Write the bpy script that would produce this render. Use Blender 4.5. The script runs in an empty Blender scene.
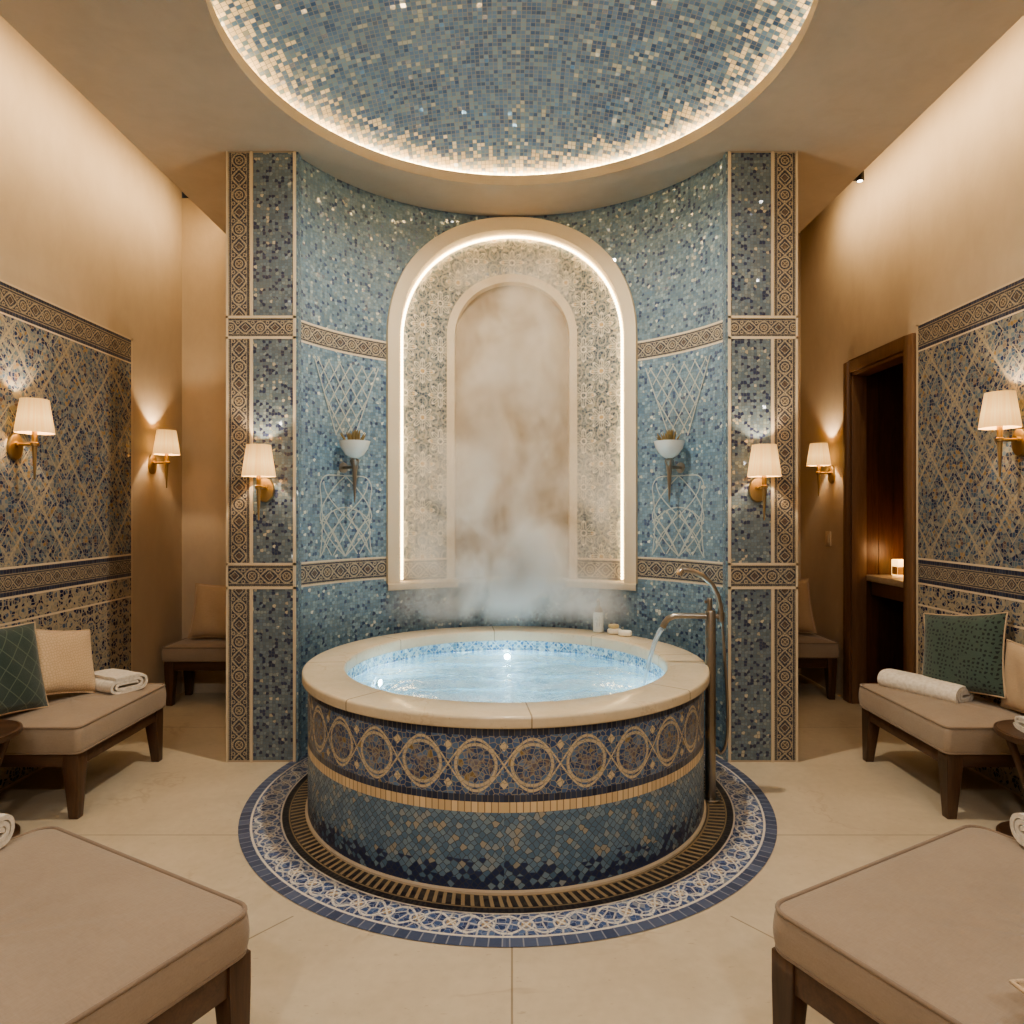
import bpy, bmesh, math, random
from mathutils import Vector, Matrix
random.seed(7)
PI = math.pi
scene = bpy.context.scene
COL = scene.collection

# ------------------------------------------------------------------ helpers
def lin(c):
    c = c / 255.0
    return c / 12.92 if c <= 0.04045 else ((c + 0.055) / 1.055) ** 2.4
def rgb(r, g, b):
    return (lin(r), lin(g), lin(b), 1.0)

class MB:
    """collects faces (with uv and material slot) for ONE mesh object"""
    def __init__(s):
        s.v = []; s.f = []; s.uv = []; s.m = []
    def vert(s, p):
        s.v.append(tuple(p)); return len(s.v) - 1
    def face(s, idx, m=0, uv=None):
        s.f.append(tuple(idx)); s.m.append(m)
        s.uv.append(uv if uv else [(0.0, 0.0)] * len(idx))
    def quad(s, pts, m=0, uv=None):
        s.face([s.vert(p) for p in pts], m, uv)
    def grid(s, fn, nu, nv, m=0, uvf=None, wrap=False, flip=False):
        ids = []
        cols = nu if wrap else nu + 1
        for i in range(cols):
            ids.append([s.vert(fn(i / nu, j / nv)) for j in range(nv + 1)])
        for i in range(nu):
            a = ids[i]; b = ids[(i + 1) % cols]
            for j in range(nv):
                q = [a[j], b[j], b[j + 1], a[j + 1]]
                uv = None
                if uvf:
                    uv = [uvf(i / nu, j / nv), uvf((i + 1) / nu, j / nv), uvf((i + 1) / nu, (j + 1) / nv), uvf(i / nu, (j + 1) / nv)]
                if flip:
                    q.reverse()
                    if uv: uv.reverse()
                s.face(q, m, uv)
        return ids
    def box(s, x0, x1, y0, y1, z0, z1, m=0):
        p = [(x0, y0, z0), (x1, y0, z0), (x1, y1, z0), (x0, y1, z0), (x0, y0, z1), (x1, y0, z1), (x1, y1, z1), (x0, y1, z1)]
        i = [s.vert(q) for q in p]
        def f(a, b, c, d, ua):
            s.face([i[a], i[b], i[c], i[d]], m, [ua(p[k]) for k in (a, b, c, d)])
        xy = lambda q: (q[0], q[1]); xz = lambda q: (q[0], q[2]); yz = lambda q: (q[1], q[2])
        f(3, 2, 1, 0, xy); f(4, 5, 6, 7, xy); f(0, 1, 5, 4, xz); f(2, 3, 7, 6, xz); f(1, 2, 6, 5, yz); f(3, 0, 4, 7, yz)
    def frustum(s, c0, h0, c1, h1, m=0):
        """box between square (centre c0, half size h0) and square (c1, h1)"""
        i = []
        for c, h in ((c0, h0), (c1, h1)):
            for sx, sy in ((-1, -1), (1, -1), (1, 1), (-1, 1)):
                i.append(s.vert((c[0] + sx * h, c[1] + sy * h, c[2])))
        for q in ((0, 1, 2, 3), (7, 6, 5, 4), (0, 4, 5, 1), (1, 5, 6, 2), (2, 6, 7, 3), (3, 7, 4, 0)):
            s.face([i[k] for k in q], m)
    def tube(s, pts, rad, seg=10, m=0, closed=False, cap=True, flat=1.0):
        pts = [Vector(p) for p in pts]; n = len(pts)
        if not hasattr(rad, '__len__'): rad = [rad] * n
        rings = []; prev = None
        for k in range(n):
            if closed: t = (pts[(k + 1) % n] - pts[k - 1])
            else: t = pts[min(k + 1, n - 1)] - pts[max(k - 1, 0)]
            t.normalize()
            if prev is None:
                up = Vector((0, 0, 1)) if abs(t.z) < 0.9 else Vector((1, 0, 0))
                a = t.cross(up).normalized()
            else:
                a = (prev - t * prev.dot(t)).normalized()
            prev = a; b = t.cross(a)
            rings.append([s.vert(pts[k] + (a * math.cos(2 * PI * j / seg) + b * math.sin(2 * PI * j / seg) * flat) * rad[k]) for j in range(seg)])
        for k in range(n if closed else n - 1):
            r0 = rings[k]; r1 = rings[(k + 1) % n]
            for j in range(seg):
                s.face([r0[j], r0[(j + 1) % seg], r1[(j + 1) % seg], r1[j]], m)
        if cap and not closed:
            s.face(list(reversed(rings[0])), m); s.face(rings[-1], m)
    def lathe(s, prof, seg=48, c=(0, 0, 0), m=0, sx=1.0, sy=1.0, mats=None, R=None, start=0.0):
        """profile [(r, z)]; uv = (angle*R, z)"""
        ids = []
        for i in range(seg):
            a = start + 2 * PI * i / seg
            ids.append([s.vert((c[0] + r * math.sin(a) * sx, c[1] - r * math.cos(a) * sy, c[2] + z)) for r, z in prof])
        for i in range(seg):
            A = ids[i]; B = ids[(i + 1) % seg]
            a0 = (2 * PI * i / seg) - PI; a1 = a0 + 2 * PI / seg
            for j in range(len(prof) - 1):
                RR = R if R else 1.0
                uv = [(a0 * RR, prof[j][1]), (a1 * RR, prof[j][1]), (a1 * RR, prof[j + 1][1]), (a0 * RR, prof[j + 1][1])]
                s.face([A[j], B[j], B[j + 1], A[j + 1]], mats[j] if mats else m, uv)
        return ids
    def disc(s, r, z, seg=48, c=(0, 0), m=0, up=True):
        o = s.vert((c[0], c[1], z))
        ring = [s.vert((c[0] + r * math.sin(2 * PI * i / seg), c[1] - r * math.cos(2 * PI * i / seg), z)) for i in range(seg)]
        for i in range(seg):
            t = [o, ring[i], ring[(i + 1) % seg]]
            s.face(t if up else t[::-1], m)
    def build(s, name, mats, parent=None, loc=None, bevel=0, smooth=35, subsurf=0, kind=None, weld=True):
        me = bpy.data.meshes.new(name)
        me.from_pydata(s.v, [], s.f); me.update()
        uvl = me.uv_layers.new(name='UVMap')
        flat = [c for face in s.uv for c in face]
        for k, c in enumerate(flat): uvl.data[k].uv = c
        if not isinstance(mats, (list, tuple)): mats = [mats]
        for mt in mats: me.materials.append(mt)
        for k, p in enumerate(me.polygons): p.material_index = s.m[k]
        if weld or bevel:
            bm = bmesh.new(); bm.from_mesh(me)
            if weld: bmesh.ops.remove_doubles(bm, verts=bm.verts, dist=1e-5)
            if bevel:
                ed = [e for e in bm.edges if e.is_manifold and e.calc_face_angle(0) > 0.6]
                bmesh.ops.bevel(bm, geom=ed, offset=bevel, segments=2, affect='EDGES', profile=0.5, clamp_overlap=True)
            bm.to_mesh(me); bm.free()
        if smooth:
            me.shade_smooth(); me.set_sharp_from_angle(angle=math.radians(smooth))
        o = bpy.data.objects.new(name, me); COL.objects.link(o)
        if parent: o.parent = parent
        if loc: o.location = loc
        if subsurf:
            md = o.modifiers.new('s', 'SUBSURF'); md.levels = subsurf; md.render_levels = subsurf
        if kind: o['kind'] = kind
        return o

def thing(name, label, cat, loc=(0, 0, 0), rot=(0, 0, 0), group=None):
    o = bpy.data.objects.new(name, None); COL.objects.link(o)
    o.empty_display_size = 0.1
    o.location = loc; o.rotation_euler = rot if hasattr(rot, '__len__') else (0, 0, rot)
    o['label'] = label; o['category'] = cat
    if group: o['group'] = group
    return o
def tag(o, label, cat, group=None, kind=None):
    o['label'] = label; o['category'] = cat
    if group: o['group'] = group
    if kind: o['kind'] = kind
    return o
def kids(o):
    return [c for c in list(COL.objects) if c.parent == o]
def dup(o, parent=None):
    c = o.copy(); COL.objects.link(c)
    if parent: c.parent = parent
    for k in kids(o): dup(k, c)
    return c
def place(o, loc, rot, label):
    o.location = loc; o.rotation_euler = rot if hasattr(rot, '__len__') else (0, 0, rot); o['label'] = label
    return o
def lamp(name, kind, loc, power, color, parent=None, rot=None, **kw):
    L = bpy.data.lights.new(name, kind); L.energy = power; L.color = color
    for k, v in kw.items(): setattr(L, k, v)
    o = bpy.data.objects.new(name, L); COL.objects.link(o)
    o.location = loc
    if rot: o.rotation_euler = rot
    if parent: o.parent = parent
    return o

# ------------------------------------------------------------------ shader expression helper
class E:
    def __init__(s, nt, sock): s.nt = nt; s.s = sock
    def _op(s, op, *args, clamp=False):
        n = s.nt.nodes.new('ShaderNodeMath'); n.operation = op; n.use_clamp = clamp
        for k, a in enumerate((s,) + args):
            if isinstance(a, E): s.nt.links.new(a.s, n.inputs[k])
            else: n.inputs[k].default_value = float(a)
        return E(s.nt, n.outputs[0])
    def __add__(s, o): return s._op('ADD', o)
    __radd__ = __add__
    def __sub__(s, o): return s._op('SUBTRACT', o)
    def __rsub__(s, o): return (s * -1.0) + o
    def __mul__(s, o): return s._op('MULTIPLY', o)
    __rmul__ = __mul__
    def __truediv__(s, o): return s._op('DIVIDE', o)
    def __neg__(s): return s * -1.0
    def abs(s): return s._op('ABSOLUTE')
    def fr(s): return s._op('FRACT')
    def floor(s): return s._op('FLOOR')
    def sqrt(s): return s._op('SQRT')
    def sin(s): return s._op('SINE')
    def cos(s): return s._op('COSINE')
    def atan2(s, o): return s._op('ARCTAN2', o)
    def min(s, o): return s._op('MINIMUM', o)
    def max(s, o): return s._op('MAXIMUM', o)
    def lt(s, o): return s._op('LESS_THAN', o)
    def gt(s, o): return s._op('GREATER_THAN', o)
    def pw(s, o): return s._op('POWER', o)
    def clamp(s): return s._op('ADD', 0.0, clamp=True)
    def cen(s): return s.fr() - 0.5                         # fract centred on zero
    def step(s, a, b):                                      # smoothstep
        n = s.nt.nodes.new('ShaderNodeMapRange'); n.interpolation_type = 'SMOOTHSTEP'
        s.nt.links.new(s.s, n.inputs[0]); n.inputs[1].default_value = a; n.inputs[2].default_value = b
        return E(s.nt, n.outputs[0])
    def line(s, w, soft=None):                              # 1 where |s| < w
        soft = soft or w * 0.35
        return 1.0 - s.abs().step(w - soft, w + soft)
def ln(a, b): return (a * a + b * b).sqrt()

class Mat:
    def __init__(s, name):
        s.m = bpy.data.materials.new(name); s.m.use_nodes = True
        s.nt = s.m.node_tree; s.N = s.nt.nodes; s.L = s.nt.links
        s.bsdf = s.N['Principled BSDF']; s.out = s.N['Material Output']
    def node(s, t, **kw):
        n = s.N.new(t)
        for k, v in kw.items(): setattr(n, k, v)
        return n
    def put(s, sock, val):
        if isinstance(val, E): val = val.s
        if isinstance(val, bpy.types.NodeSocket): s.L.new(val, sock)
        else: sock.default_value = val
    def setp(s, **kw):
        for k, v in kw.items(): s.put(s.bsdf.inputs[k.replace('_', ' ')], v)
    def uv(s):
        n = s.node('ShaderNodeUVMap'); n.uv_map = 'UVMap'; return s.sep(n.outputs[0]) + (n.outputs[0],)
    def sep(s, vec):
        n = s.node('ShaderNodeSeparateXYZ'); s.L.new(vec, n.inputs[0]); return E(s.nt, n.outputs[0]), E(s.nt, n.outputs[1])
    def sep3(s, vec):
        n = s.node('ShaderNodeSeparateXYZ'); s.L.new(vec, n.inputs[0]); return [E(s.nt, n.outputs[k]) for k in range(3)]
    def comb(s, x, y, z=0.0):
        n = s.node('ShaderNodeCombineXYZ')
        for k, v in enumerate((x, y, z)): s.put(n.inputs[k], v if isinstance(v, E) else float(v))
        return n.outputs[0]
    def obj(s):
        return s.node('ShaderNodeTexCoord').outputs['Object']
    def pos(s):
        return s.node('ShaderNodeNewGeometry').outputs['Position']
    def noise(s, vec, scale, detail=3, rough=0.5, dist=0.0, dim='3D'):
        n = s.node('ShaderNodeTexNoise'); n.noise_dimensions = dim
        s.L.new(vec, n.inputs['Vector']); n.inputs['Scale'].default_value = scale
        n.inputs['Detail'].default_value = detail; n.inputs['Roughness'].default_value = rough; n.inputs['Distortion'].default_value = dist
        return E(s.nt, n.outputs[0])
    def scalev(s, vec, sc):
        n = s.node('ShaderNodeMapping'); s.L.new(vec, n.inputs[0]); n.inputs['Scale'].default_value = sc; return n.outputs[0]
    def cells(s, vec, size, rnd):
        a = s.node('ShaderNodeTexVoronoi'); a.voronoi_dimensions = '2D'; a.feature = 'F1'
        b = s.node('ShaderNodeTexVoronoi'); b.voronoi_dimensions = '2D'; b.feature = 'DISTANCE_TO_EDGE'
        for n in (a, b):
            s.L.new(vec, n.inputs['Vector']); n.inputs['Scale'].default_value = 1.0 / size; n.inputs['Randomness'].default_value = rnd
        c = s.node('ShaderNodeSeparateColor'); s.L.new(a.outputs['Color'], c.inputs[0])
        return a.outputs['Color'], [E(s.nt, c.outputs[k]) for k in range(3)], E(s.nt, b.outputs['Distance']), a.outputs['Position']
    def ramp(s, fac, stops, const=False):
        n = s.node('ShaderNodeValToRGB'); s.put(n.inputs[0], fac)
        if const: n.color_ramp.interpolation = 'CONSTANT'
        el = n.color_ramp.elements
        el[0].position = stops[0][0]; el[0].color = stops[0][1]
        el[1].position = stops[-1][0]; el[1].color = stops[-1][1]
        for p, c in stops[1:-1]:
            e = el.new(p); e.color = c
        return n.outputs[0]
    def mix(s, fac, a, b, mode='MIX'):
        n = s.node('ShaderNodeMix'); n.data_type = 'RGBA'; n.blend_type = mode
        s.put(n.inputs[0], fac); s.put(n.inputs[6], a); s.put(n.inputs[7], b)
        return n.outputs[2]
    def bump(s, h, strength=0.3, dist=0.01, normal=None):
        n = s.node('ShaderNodeBump'); s.put(n.inputs['Height'], h)
        n.inputs['Strength'].default_value = strength; n.inputs['Distance'].default_value = dist
        if normal: s.L.new(normal, n.inputs['Normal'])
        s.L.new(n.outputs[0], s.bsdf.inputs['Normal']); return n.outputs[0]
    def glint(s, color, amt, coat=0.0):
        """tilts every tile a little, so each catches the lamps on its own"""
        if coat:
            s.setp(Coat_Weight=0.8, Coat_Roughness=0.07)
            s.tilt(color, coat, 'Coat Normal')
        return s.tilt(color, amt, 'Normal')
    def tilt(s, color, amt, slot):
        a = s.node('ShaderNodeVectorMath', operation='SUBTRACT'); s.L.new(color, a.inputs[0]); a.inputs[1].default_value = (0.5, 0.5, 0.5)
        b = s.node('ShaderNodeVectorMath', operation='SCALE'); s.L.new(a.outputs[0], b.inputs[0]); b.inputs['Scale'].default_value = amt
        g = s.node('ShaderNodeNewGeometry')
        c = s.node('ShaderNodeVectorMath', operation='ADD'); s.L.new(g.outputs['Normal'], c.inputs[0]); s.L.new(b.outputs[0], c.inputs[1])
        d = s.node('ShaderNodeVectorMath', operation='NORMALIZE'); s.L.new(c.outputs[0], d.inputs[0])
        s.L.new(d.outputs[0], s.bsdf.inputs[slot]); return d.outputs[0]

NAVY = rgb(34, 44, 78); NAVY2 = rgb(48, 62, 100); SLATE = rgb(92, 112, 128); TEAL = rgb(118, 146, 158); PALE = rgb(160, 182, 190)
CREAM = rgb(222, 202, 172); SAND = rgb(196, 168, 130); GOLD = rgb(178, 128, 62); BROWN = rgb(78, 62, 52)

def mosaic(name, stops, cell=0.026, rnd=0.55, grout=rgb(120, 118, 112), gw=0.07, rough=0.22, amt=0.22, over=None, clump=0.0, coord='uv', rot=0.0, coat=0.0, low=False):
    M = Mat(name)
    if coord == 'uv':
        u, v, vec = M.uv()
    else:
        vec = M.obj(); u, v = M.sep(vec)
    if rot:
        c, s_ = math.cos(rot), math.sin(rot)
        vv = M.comb(u * c - v * s_, u * s_ + v * c)
    else: vv = M.comb(u, v)
    colr, (r, g, b), edge, cp = M.cells(vv, cell, rnd)
    fac = r
    if clump:
        nz = M.noise(vv, 9.0, 2)
        fac = (r + (nz - 0.5) * clump).clamp()
    base = M.ramp(fac, stops, const=True)
    base = M.mix(1.0, base, M.ramp(g, [(0, (0.8, 0.8, 0.8, 1)), (1, (1.18, 1.18, 1.18, 1))]), 'MULTIPLY')
    if over:
        for mask, col in over(M, u, v): base = M.mix(mask, base, col)
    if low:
        base = M.mix(v.lt(2.46) * 0.9, base, M.mix(1.0, base, (1.14, 1.18, 1.22, 1), 'MULTIPLY'))  # steam haze painted into the lower tiles, lighter and bluer
    gm = edge.step(gw * 0.5, gw)
    base = M.mix(gm, grout, base)
    M.setp(Base_Color=base, Roughness=(1.0 - gm) * 0.5 + rough)
    if amt: M.glint(colr, amt, coat)
    return M.m

# --- mosaics
FIELD_STOPS = [(0, rgb(38, 50, 84)), (0.17, rgb(92, 110, 124)), (0.45, rgb(100, 118, 130)), (0.70, rgb(110, 126, 134)), (0.90, rgb(126, 138, 138)), (0.975, rgb(180, 172, 152))]
m_pier = mosaic('mosaic_pier', FIELD_STOPS, cell=0.018, clump=0.3, grout=rgb(100, 104, 104), amt=0.12, rough=0.3, coat=0.5)
APSE_STOPS = [(0, rgb(54, 72, 104)), (0.10, rgb(92, 116, 134)), (0.40, rgb(104, 128, 142)), (0.68, rgb(116, 138, 150)), (0.90, rgb(130, 150, 156)), (0.975, rgb(186, 186, 174))]
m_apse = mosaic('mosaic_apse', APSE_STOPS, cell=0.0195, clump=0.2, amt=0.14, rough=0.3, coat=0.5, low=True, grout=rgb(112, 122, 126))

def border_over(M, u, v):
    """chain of interlaced lozenges and roundels; u, v in band widths, v in -0.5..0.5"""
    P = 1.62; a = (u / P).cen() * P; a2 = (u / P + 0.5).cen() * P; av = v.abs(); w = 0.036
    inner = av.lt(0.345)
    wave = (u / P * 2 * PI).cos() * 0.32
    g = (v - wave).abs().min((v + wave).abs()).line(w * 1.25)
    ring = (ln(a, v) - 0.17).line(w * 0.8); ring2 = (ln(a, v) - 0.30).line(w * 0.8)
    dia = (a2.abs() + av - 0.20).line(w * 0.8); dia2 = (a2.abs() * 0.85 + av - 0.36).line(w)
    petal = ((a.abs() - av).line(w * 0.7)) * ln(a, v).lt(0.17)
    leaf = (ln((a.abs() - P / 4), av - 0.27) - 0.07).line(w * 0.7)
    pat = g.max(ring).max(ring2).max(dia).max(dia2).max(petal).max(leaf) * inner
    dots = ((u / 0.105).cen().abs().lt(0.33)) * (av - 0.42).abs().lt(0.036)
    rail = (av - 0.365).line(0.018) + (av - 0.48).line(0.024)
    gold = ln(a, v).lt(0.12).max((a2.abs() + av).lt(0.13))
    return [(gold * 0.3, rgb(150, 112, 66)), (dots.max(0.0) * av.gt(0.38), rgb(36, 42, 62)), (pat.max(rail).clamp() * 0.9, rgb(186, 172, 148))]
BORD = [(0, rgb(36, 42, 62)), (0.4, rgb(50, 56, 74)), (0.7, rgb(70, 72, 82)), (0.92, rgb(112, 108, 102))]
m_border = mosaic('mosaic_border', BORD, cell=0.09, rnd=0.8, grout=rgb(92, 88, 84), over=border_over, amt=0.14, gw=0.08, rough=0.3)

def panel_over(M, u, v):
    p = u / 0.46; q = v / 0.60
    d1 = (p + q).cen(); d2 = (p - q).cen()
    big = d1.abs().min(d2.abs()).line(0.022)
    # local lozenge coordinates
    a = ((p + q).fr() - 0.5); b = ((p - q).fr() - 0.5)
    lx = (a + b); ly = (a - b)
    r = ln(lx, ly); th = ly.atan2(lx)
    rose = (r - ((th * 8.0).cos() * 0.06 + 0.24)).line(0.028)
    ring = (r - 0.12).line(0.024)
    loz = (lx.abs() + ly.abs() - 0.70).line(0.02).max((lx.abs() + ly.abs() - 0.5).line(0.022))
    s1 = ((u / 0.115).cen() ); s2 = ((v / 0.15).cen())
    curl = (ln(s1, s2) - 0.33).line(0.05) * r.gt(0.30)
    gold = r.lt(0.07).max((ln(s1, s2)).lt(0.14) * r.gt(0.34))
    blue = (r.lt(0.24) * r.gt(0.11))
    return [(blue * 0.5, NAVY2), (gold * 0.4, rgb(160, 122, 74)), (curl * 0.5, rgb(150, 144, 130)), (rose.max(ring).max(loz) * 0.85, rgb(172, 162, 142)), (big * 0.9, rgb(176, 164, 142))]
PANEL = [(0, rgb(44, 56, 88)), (0.26, rgb(72, 92, 116)), (0.5, rgb(104, 120, 130)), (0.74, rgb(142, 142, 134)), (0.93, rgb(158, 132, 96))]
m_panel = mosaic('mosaic_panel', PANEL, cell=0.021, rnd=0.85, over=panel_over, grout=rgb(130, 126, 116), amt=0.16, gw=0.09)
def dado_over(M, u, v):
    s1 = (u / 0.13).cen(); s2 = (v / 0.13).cen()
    s3 = (u / 0.13 + 0.5).cen(); s4 = (v / 0.13 + 0.5).cen()
    c = (ln(s1, s2) - 0.36).line(0.05).max((ln(s3, s4) - 0.2).line(0.05))
    return [(c * 0.85, rgb(172, 160, 138)), ((ln(s1, s2)).lt(0.12) * 0.8, NAVY)]
m_dado = mosaic('mosaic_dado', [(0, NAVY), (0.36, rgb(80, 96, 118)), (0.55, rgb(146, 142, 132)), (0.85, rgb(166, 156, 138))], cell=0.024, rnd=0.9, over=dado_over, grout=rgb(160, 148, 128), amt=0.16, gw=0.09)

def niche_over(M, u, v):
    P = 0.26
    a = (u / P).cen(); b = (v / (P * 1.25)).cen() * 1.25
    a2 = (u / P + 0.5).cen(); b2 = (v / (P * 1.25) + 0.5).cen() * 1.25
    out = None
    for x, y in ((a, b), (a2, b2)):
        r = ln(x, y); th = y.atan2(x)
        petal = (r - ((th * 4.0).cos().abs() * 0.20 + 0.12)).line(0.022)
        spoke = ((th * 4.0).sin().abs() * r).line(0.03) * r.gt(0.07) * r.lt(0.36)
        ring = (r - 0.075).line(0.02)
        e = petal.max(spoke).max(ring)
        out = e if out is None else out.max(e)
    swirl = (ln((u / 0.087).cen(), (v / 0.1083).cen()) - 0.36).line(0.06) * 0.9
    gold = ln(a, b).lt(0.06).max(((u / 0.13).cen().abs() + (v / 0.1625 + 0.5).cen().abs()).lt(0.11))
    return [(gold * 0.8, rgb(196, 158, 96)), (swirl * 0.7, rgb(190, 180, 160)), (out, rgb(216, 206, 186))]
m_niche = mosaic('mosaic_niche', [(0, rgb(62, 78, 92)), (0.3, rgb(92, 104, 110)), (0.6, rgb(120, 126, 124)), (0.85, rgb(152, 146, 130))], cell=0.018, rnd=0.9, over=niche_over, grout=rgb(170, 164, 150), amt=0.12, gw=0.08, rough=0.3)

# tub
m_scale = None
def make_scale():
    M = Mat('mosaic_tub_lower'); u, v, vec = M.uv()
    c = math.sqrt(0.5); vv = M.comb(u * c - v * c, u * c + v * c)
    colr, (r, g, b), edge, cp = M.cells(vv, 0.0225, 0.42)
    h = (v / 0.31).clamp()
    # navy at the foot, pale tiles at middle height
    dark = (r + h * 2.2).lt(0.98)
    pale = r.gt(0.93) * (h.gt(0.30)) 
    base = M.ramp(g, [(0, rgb(90, 118, 142)), (0.4, rgb(106, 132, 154)), (0.7, rgb(120, 143, 158)), (0.92, rgb(146, 154, 156))], const=True)
    base = M.mix(pale, base, rgb(160, 154, 140)); base = M.mix(dark, base, rgb(46, 58, 94))
    gm = edge.step(0.035, 0.075); base = M.mix(gm, rgb(76, 80, 84), base)
    M.setp(Base_Color=base, Roughness=(1.0 - gm) * 0.4 + 0.3); M.glint(colr, 0.16); return M.m
m_scale = make_scale()
def medal_over(M, u, v):
    """u in metres from the tub's front seam, v measured from the band's middle"""
    P = 2 * PI / 29; a = (u / P + 0.5).cen() * P; t = v
    A = 0.098
    wave = ((u / P) * PI).cos() * A
    g = ((t - wave).abs().min((t + wave).abs())).line(0.0055)
    r = ln(a, t); th = t.atan2(a)
    ring = (r - 0.078).line(0.006)
    rose = (r - ((th * 6.0).cos() * 0.012 + 0.045)).line(0.004)
    ring3 = (r - 0.018).line(0.004)
    spoke = ((th * 3.0).sin().abs() * r).line(0.0045) * r.gt(0.018) * r.lt(0.078)
    a2 = (u / P).cen() * P; at = t.abs()
    loz = (a2.abs() * 1.15 + (at - 0.072).abs() - 0.020).lt(0.0)
    vine = (ln(a2.abs() - 0.03, at - 0.09) - 0.02).line(0.004)
    gold = r.lt(0.016).max((r - 0.058).line(0.007) * (th * 3.0).cos().gt(0.35)).max(r.lt(0.04) * (th * 3.0).sin().gt(0.6))
    return [(gold * 0.4, rgb(150, 118, 72)), (rose.max(ring3).max(spoke) * 0.45, rgb(164, 154, 134)), (g.max(ring * 0.9).max(loz), rgb(204, 188, 158))]
m_medal = mosaic('mosaic_tub_band', [(0, rgb(48, 72, 114)), (0.45, rgb(68, 96, 136)), (0.75, rgb(92, 118, 150)), (0.97, rgb(140, 118, 82))], cell=0.021, rnd=0.9, over=medal_over, grout=rgb(158, 150, 132), amt=0.12, gw=0.085, rough=0.28)

def rows(name, cols, grout, w, amt=0.12, rough=0.3):
    """one row of oblong tiles, u runs along the row"""
    M = Mat(name); u, v, vec = M.uv()
    k = (u / w).floor(); e = (u / w).cen().abs()
    n = M.node('ShaderNodeTexWhiteNoise'); n.noise_dimensions = '1D'; M.put(n.inputs['W'], k)
    base = M.ramp(E(M.nt, n.outputs[0]), cols)
    gm = 1.0 - e.step(0.40, 0.47)
    base = M.mix(gm, grout, base)
    M.setp(Base_Color=base, Roughness=rough); M.glint(n.outputs[1], amt); return M.m
m_rowdark = rows('mosaic_row_navy', [(0, rgb(34, 42, 66)), (1, rgb(58, 70, 96))], rgb(112, 106, 96), 0.022)
m_rowcream = rows('mosaic_row_cream', [(0, rgb(206, 180, 142)), (1, rgb(226, 202, 166))], rgb(138, 108, 78), 0.026, amt=0.05)
m_rowblue = rows('mosaic_row_blue', [(0, rgb(60, 70, 98)), (1, rgb(92, 104, 132))], rgb(150, 150, 152), 0.045)
m_rowslash = rows('mosaic_row_slashes', [(0, rgb(56, 54, 54)), (1, rgb(84, 80, 74))], rgb(172, 150, 116), 0.036)

def basin_over(M, u, v):
    a = (u / 0.075).cen(); b = (v / 0.075).cen()
    l = (a.abs() - b.abs()).line(0.06); d = (a.abs() + b.abs()).lt(0.2)
    return [(l * 0.8, rgb(214, 232, 238)), (d * 0.8, rgb(66, 100, 150))]
m_basin = mosaic('mosaic_basin', [(0, rgb(84, 128, 172)), (0.3, rgb(122, 166, 196)), (0.6, rgb(168, 204, 218)), (0.85, rgb(208, 228, 232))], cell=0.02, rnd=0.6, over=basin_over, grout=rgb(200, 216, 220), amt=0.1)

def make_ring():
    """mosaic rug round the tub, in polar coordinates"""
    M = Mat('mosaic_floor_ring'); x, y, z = M.sep3(M.obj())
    r = ln(x, y); th = x.atan2(y)
    s = th * 1.22; t = r - 1.195
    vv = M.comb(x, y)
    colr, (cr, cg, cb), edge, cp = M.cells(vv, 0.021, 0.8)
    base = M.ramp(cr, [(0, rgb(48, 66, 112)), (0.4, rgb(70, 92, 138)), (0.75, rgb(94, 116, 154)), (0.93, rgb(136, 142, 152))], const=True)
    P = 0.255; a = (s / P).cen() * P; a2 = (s / P + 0.5).cen() * P
    wv = ((s / P) * 2 * PI).cos() * 0.05
    w1 = (t - wv).line(0.006); w2 = (t + wv).line(0.006)
    q = (s / (P / 2)).cen() * (P / 2)
    leaf = (q.abs() * 0.75 - (t.abs() - 0.055).abs()).line(0.0045) * t.abs().lt(0.062)
    dia = (q.abs() + t.abs() * 0.8 - 0.05).line(0.004)
    _c, _r, e2, _p = M.cells(M.comb(s, t), 0.042, 0.75)
    vine = (1.0 - e2.step(0.05, 0.11)) * t.abs().lt(0.062)
    rg = (ln(q, t) - 0.028).line(0.0035)
    st = ((th * 96.0).cen().abs()).lt(0.0)
    gold = ln(q, t).lt(0.018)
    base = M.mix(gold * 0.9, base, rgb(176, 148, 104))
    base = M.mix(w1.max(w2).max(vine * 0.75).max(rg) * 0.92, base, rgb(226, 218, 204))
    gm = edge.step(0.02, 0.06); base = M.mix(gm, rgb(150, 154, 166), base)
    # rings: cream lines
    base = M.mix((r - 1.263).line(0.005).max((r - 1.130).line(0.004)), base, rgb(222, 212, 196))
    # outer border of navy blocks
    k = (th / 0.036); bl = k.cen().abs().step(0.42, 0.48)
    bn = M.node('ShaderNodeTexWhiteNoise'); bn.noise_dimensions = '1D'; M.put(bn.inputs['W'], k.floor())
    bcol = M.mix(bl, M.ramp(E(M.nt, bn.outputs[0]), [(0, rgb(66, 76, 104)), (1, rgb(96, 106, 132))]), rgb(150, 152, 160))
    base = M.mix(r.gt(1.271), base, bcol)
    # inner dark ring of slashes
    sl = ((th / 0.034) + (r * 6.0)).cen().abs().lt(0.2) * (r - 1.052).abs().lt(0.036)
    dk = M.mix(sl, M.ramp(cr, [(0, rgb(48, 46, 50)), (1, rgb(84, 78, 72))]), rgb(178, 156, 122))
    tick = ((th / 0.02).cen().abs().gt(0.3)) * (r - 1.108).abs().lt(0.013)
    dk = M.mix(tick, dk, rgb(46, 46, 54)); dk = M.mix(((r - 1.093).line(0.003)).max((r - 1.012).line(0.004)), dk, rgb(160, 140, 108))
    base = M.mix(r.lt(1.126), base, dk)
    M.setp(Base_Color=base, Roughness=0.35); M.glint(colr, 0.06); return M.m
m_ring = make_ring()

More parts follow.
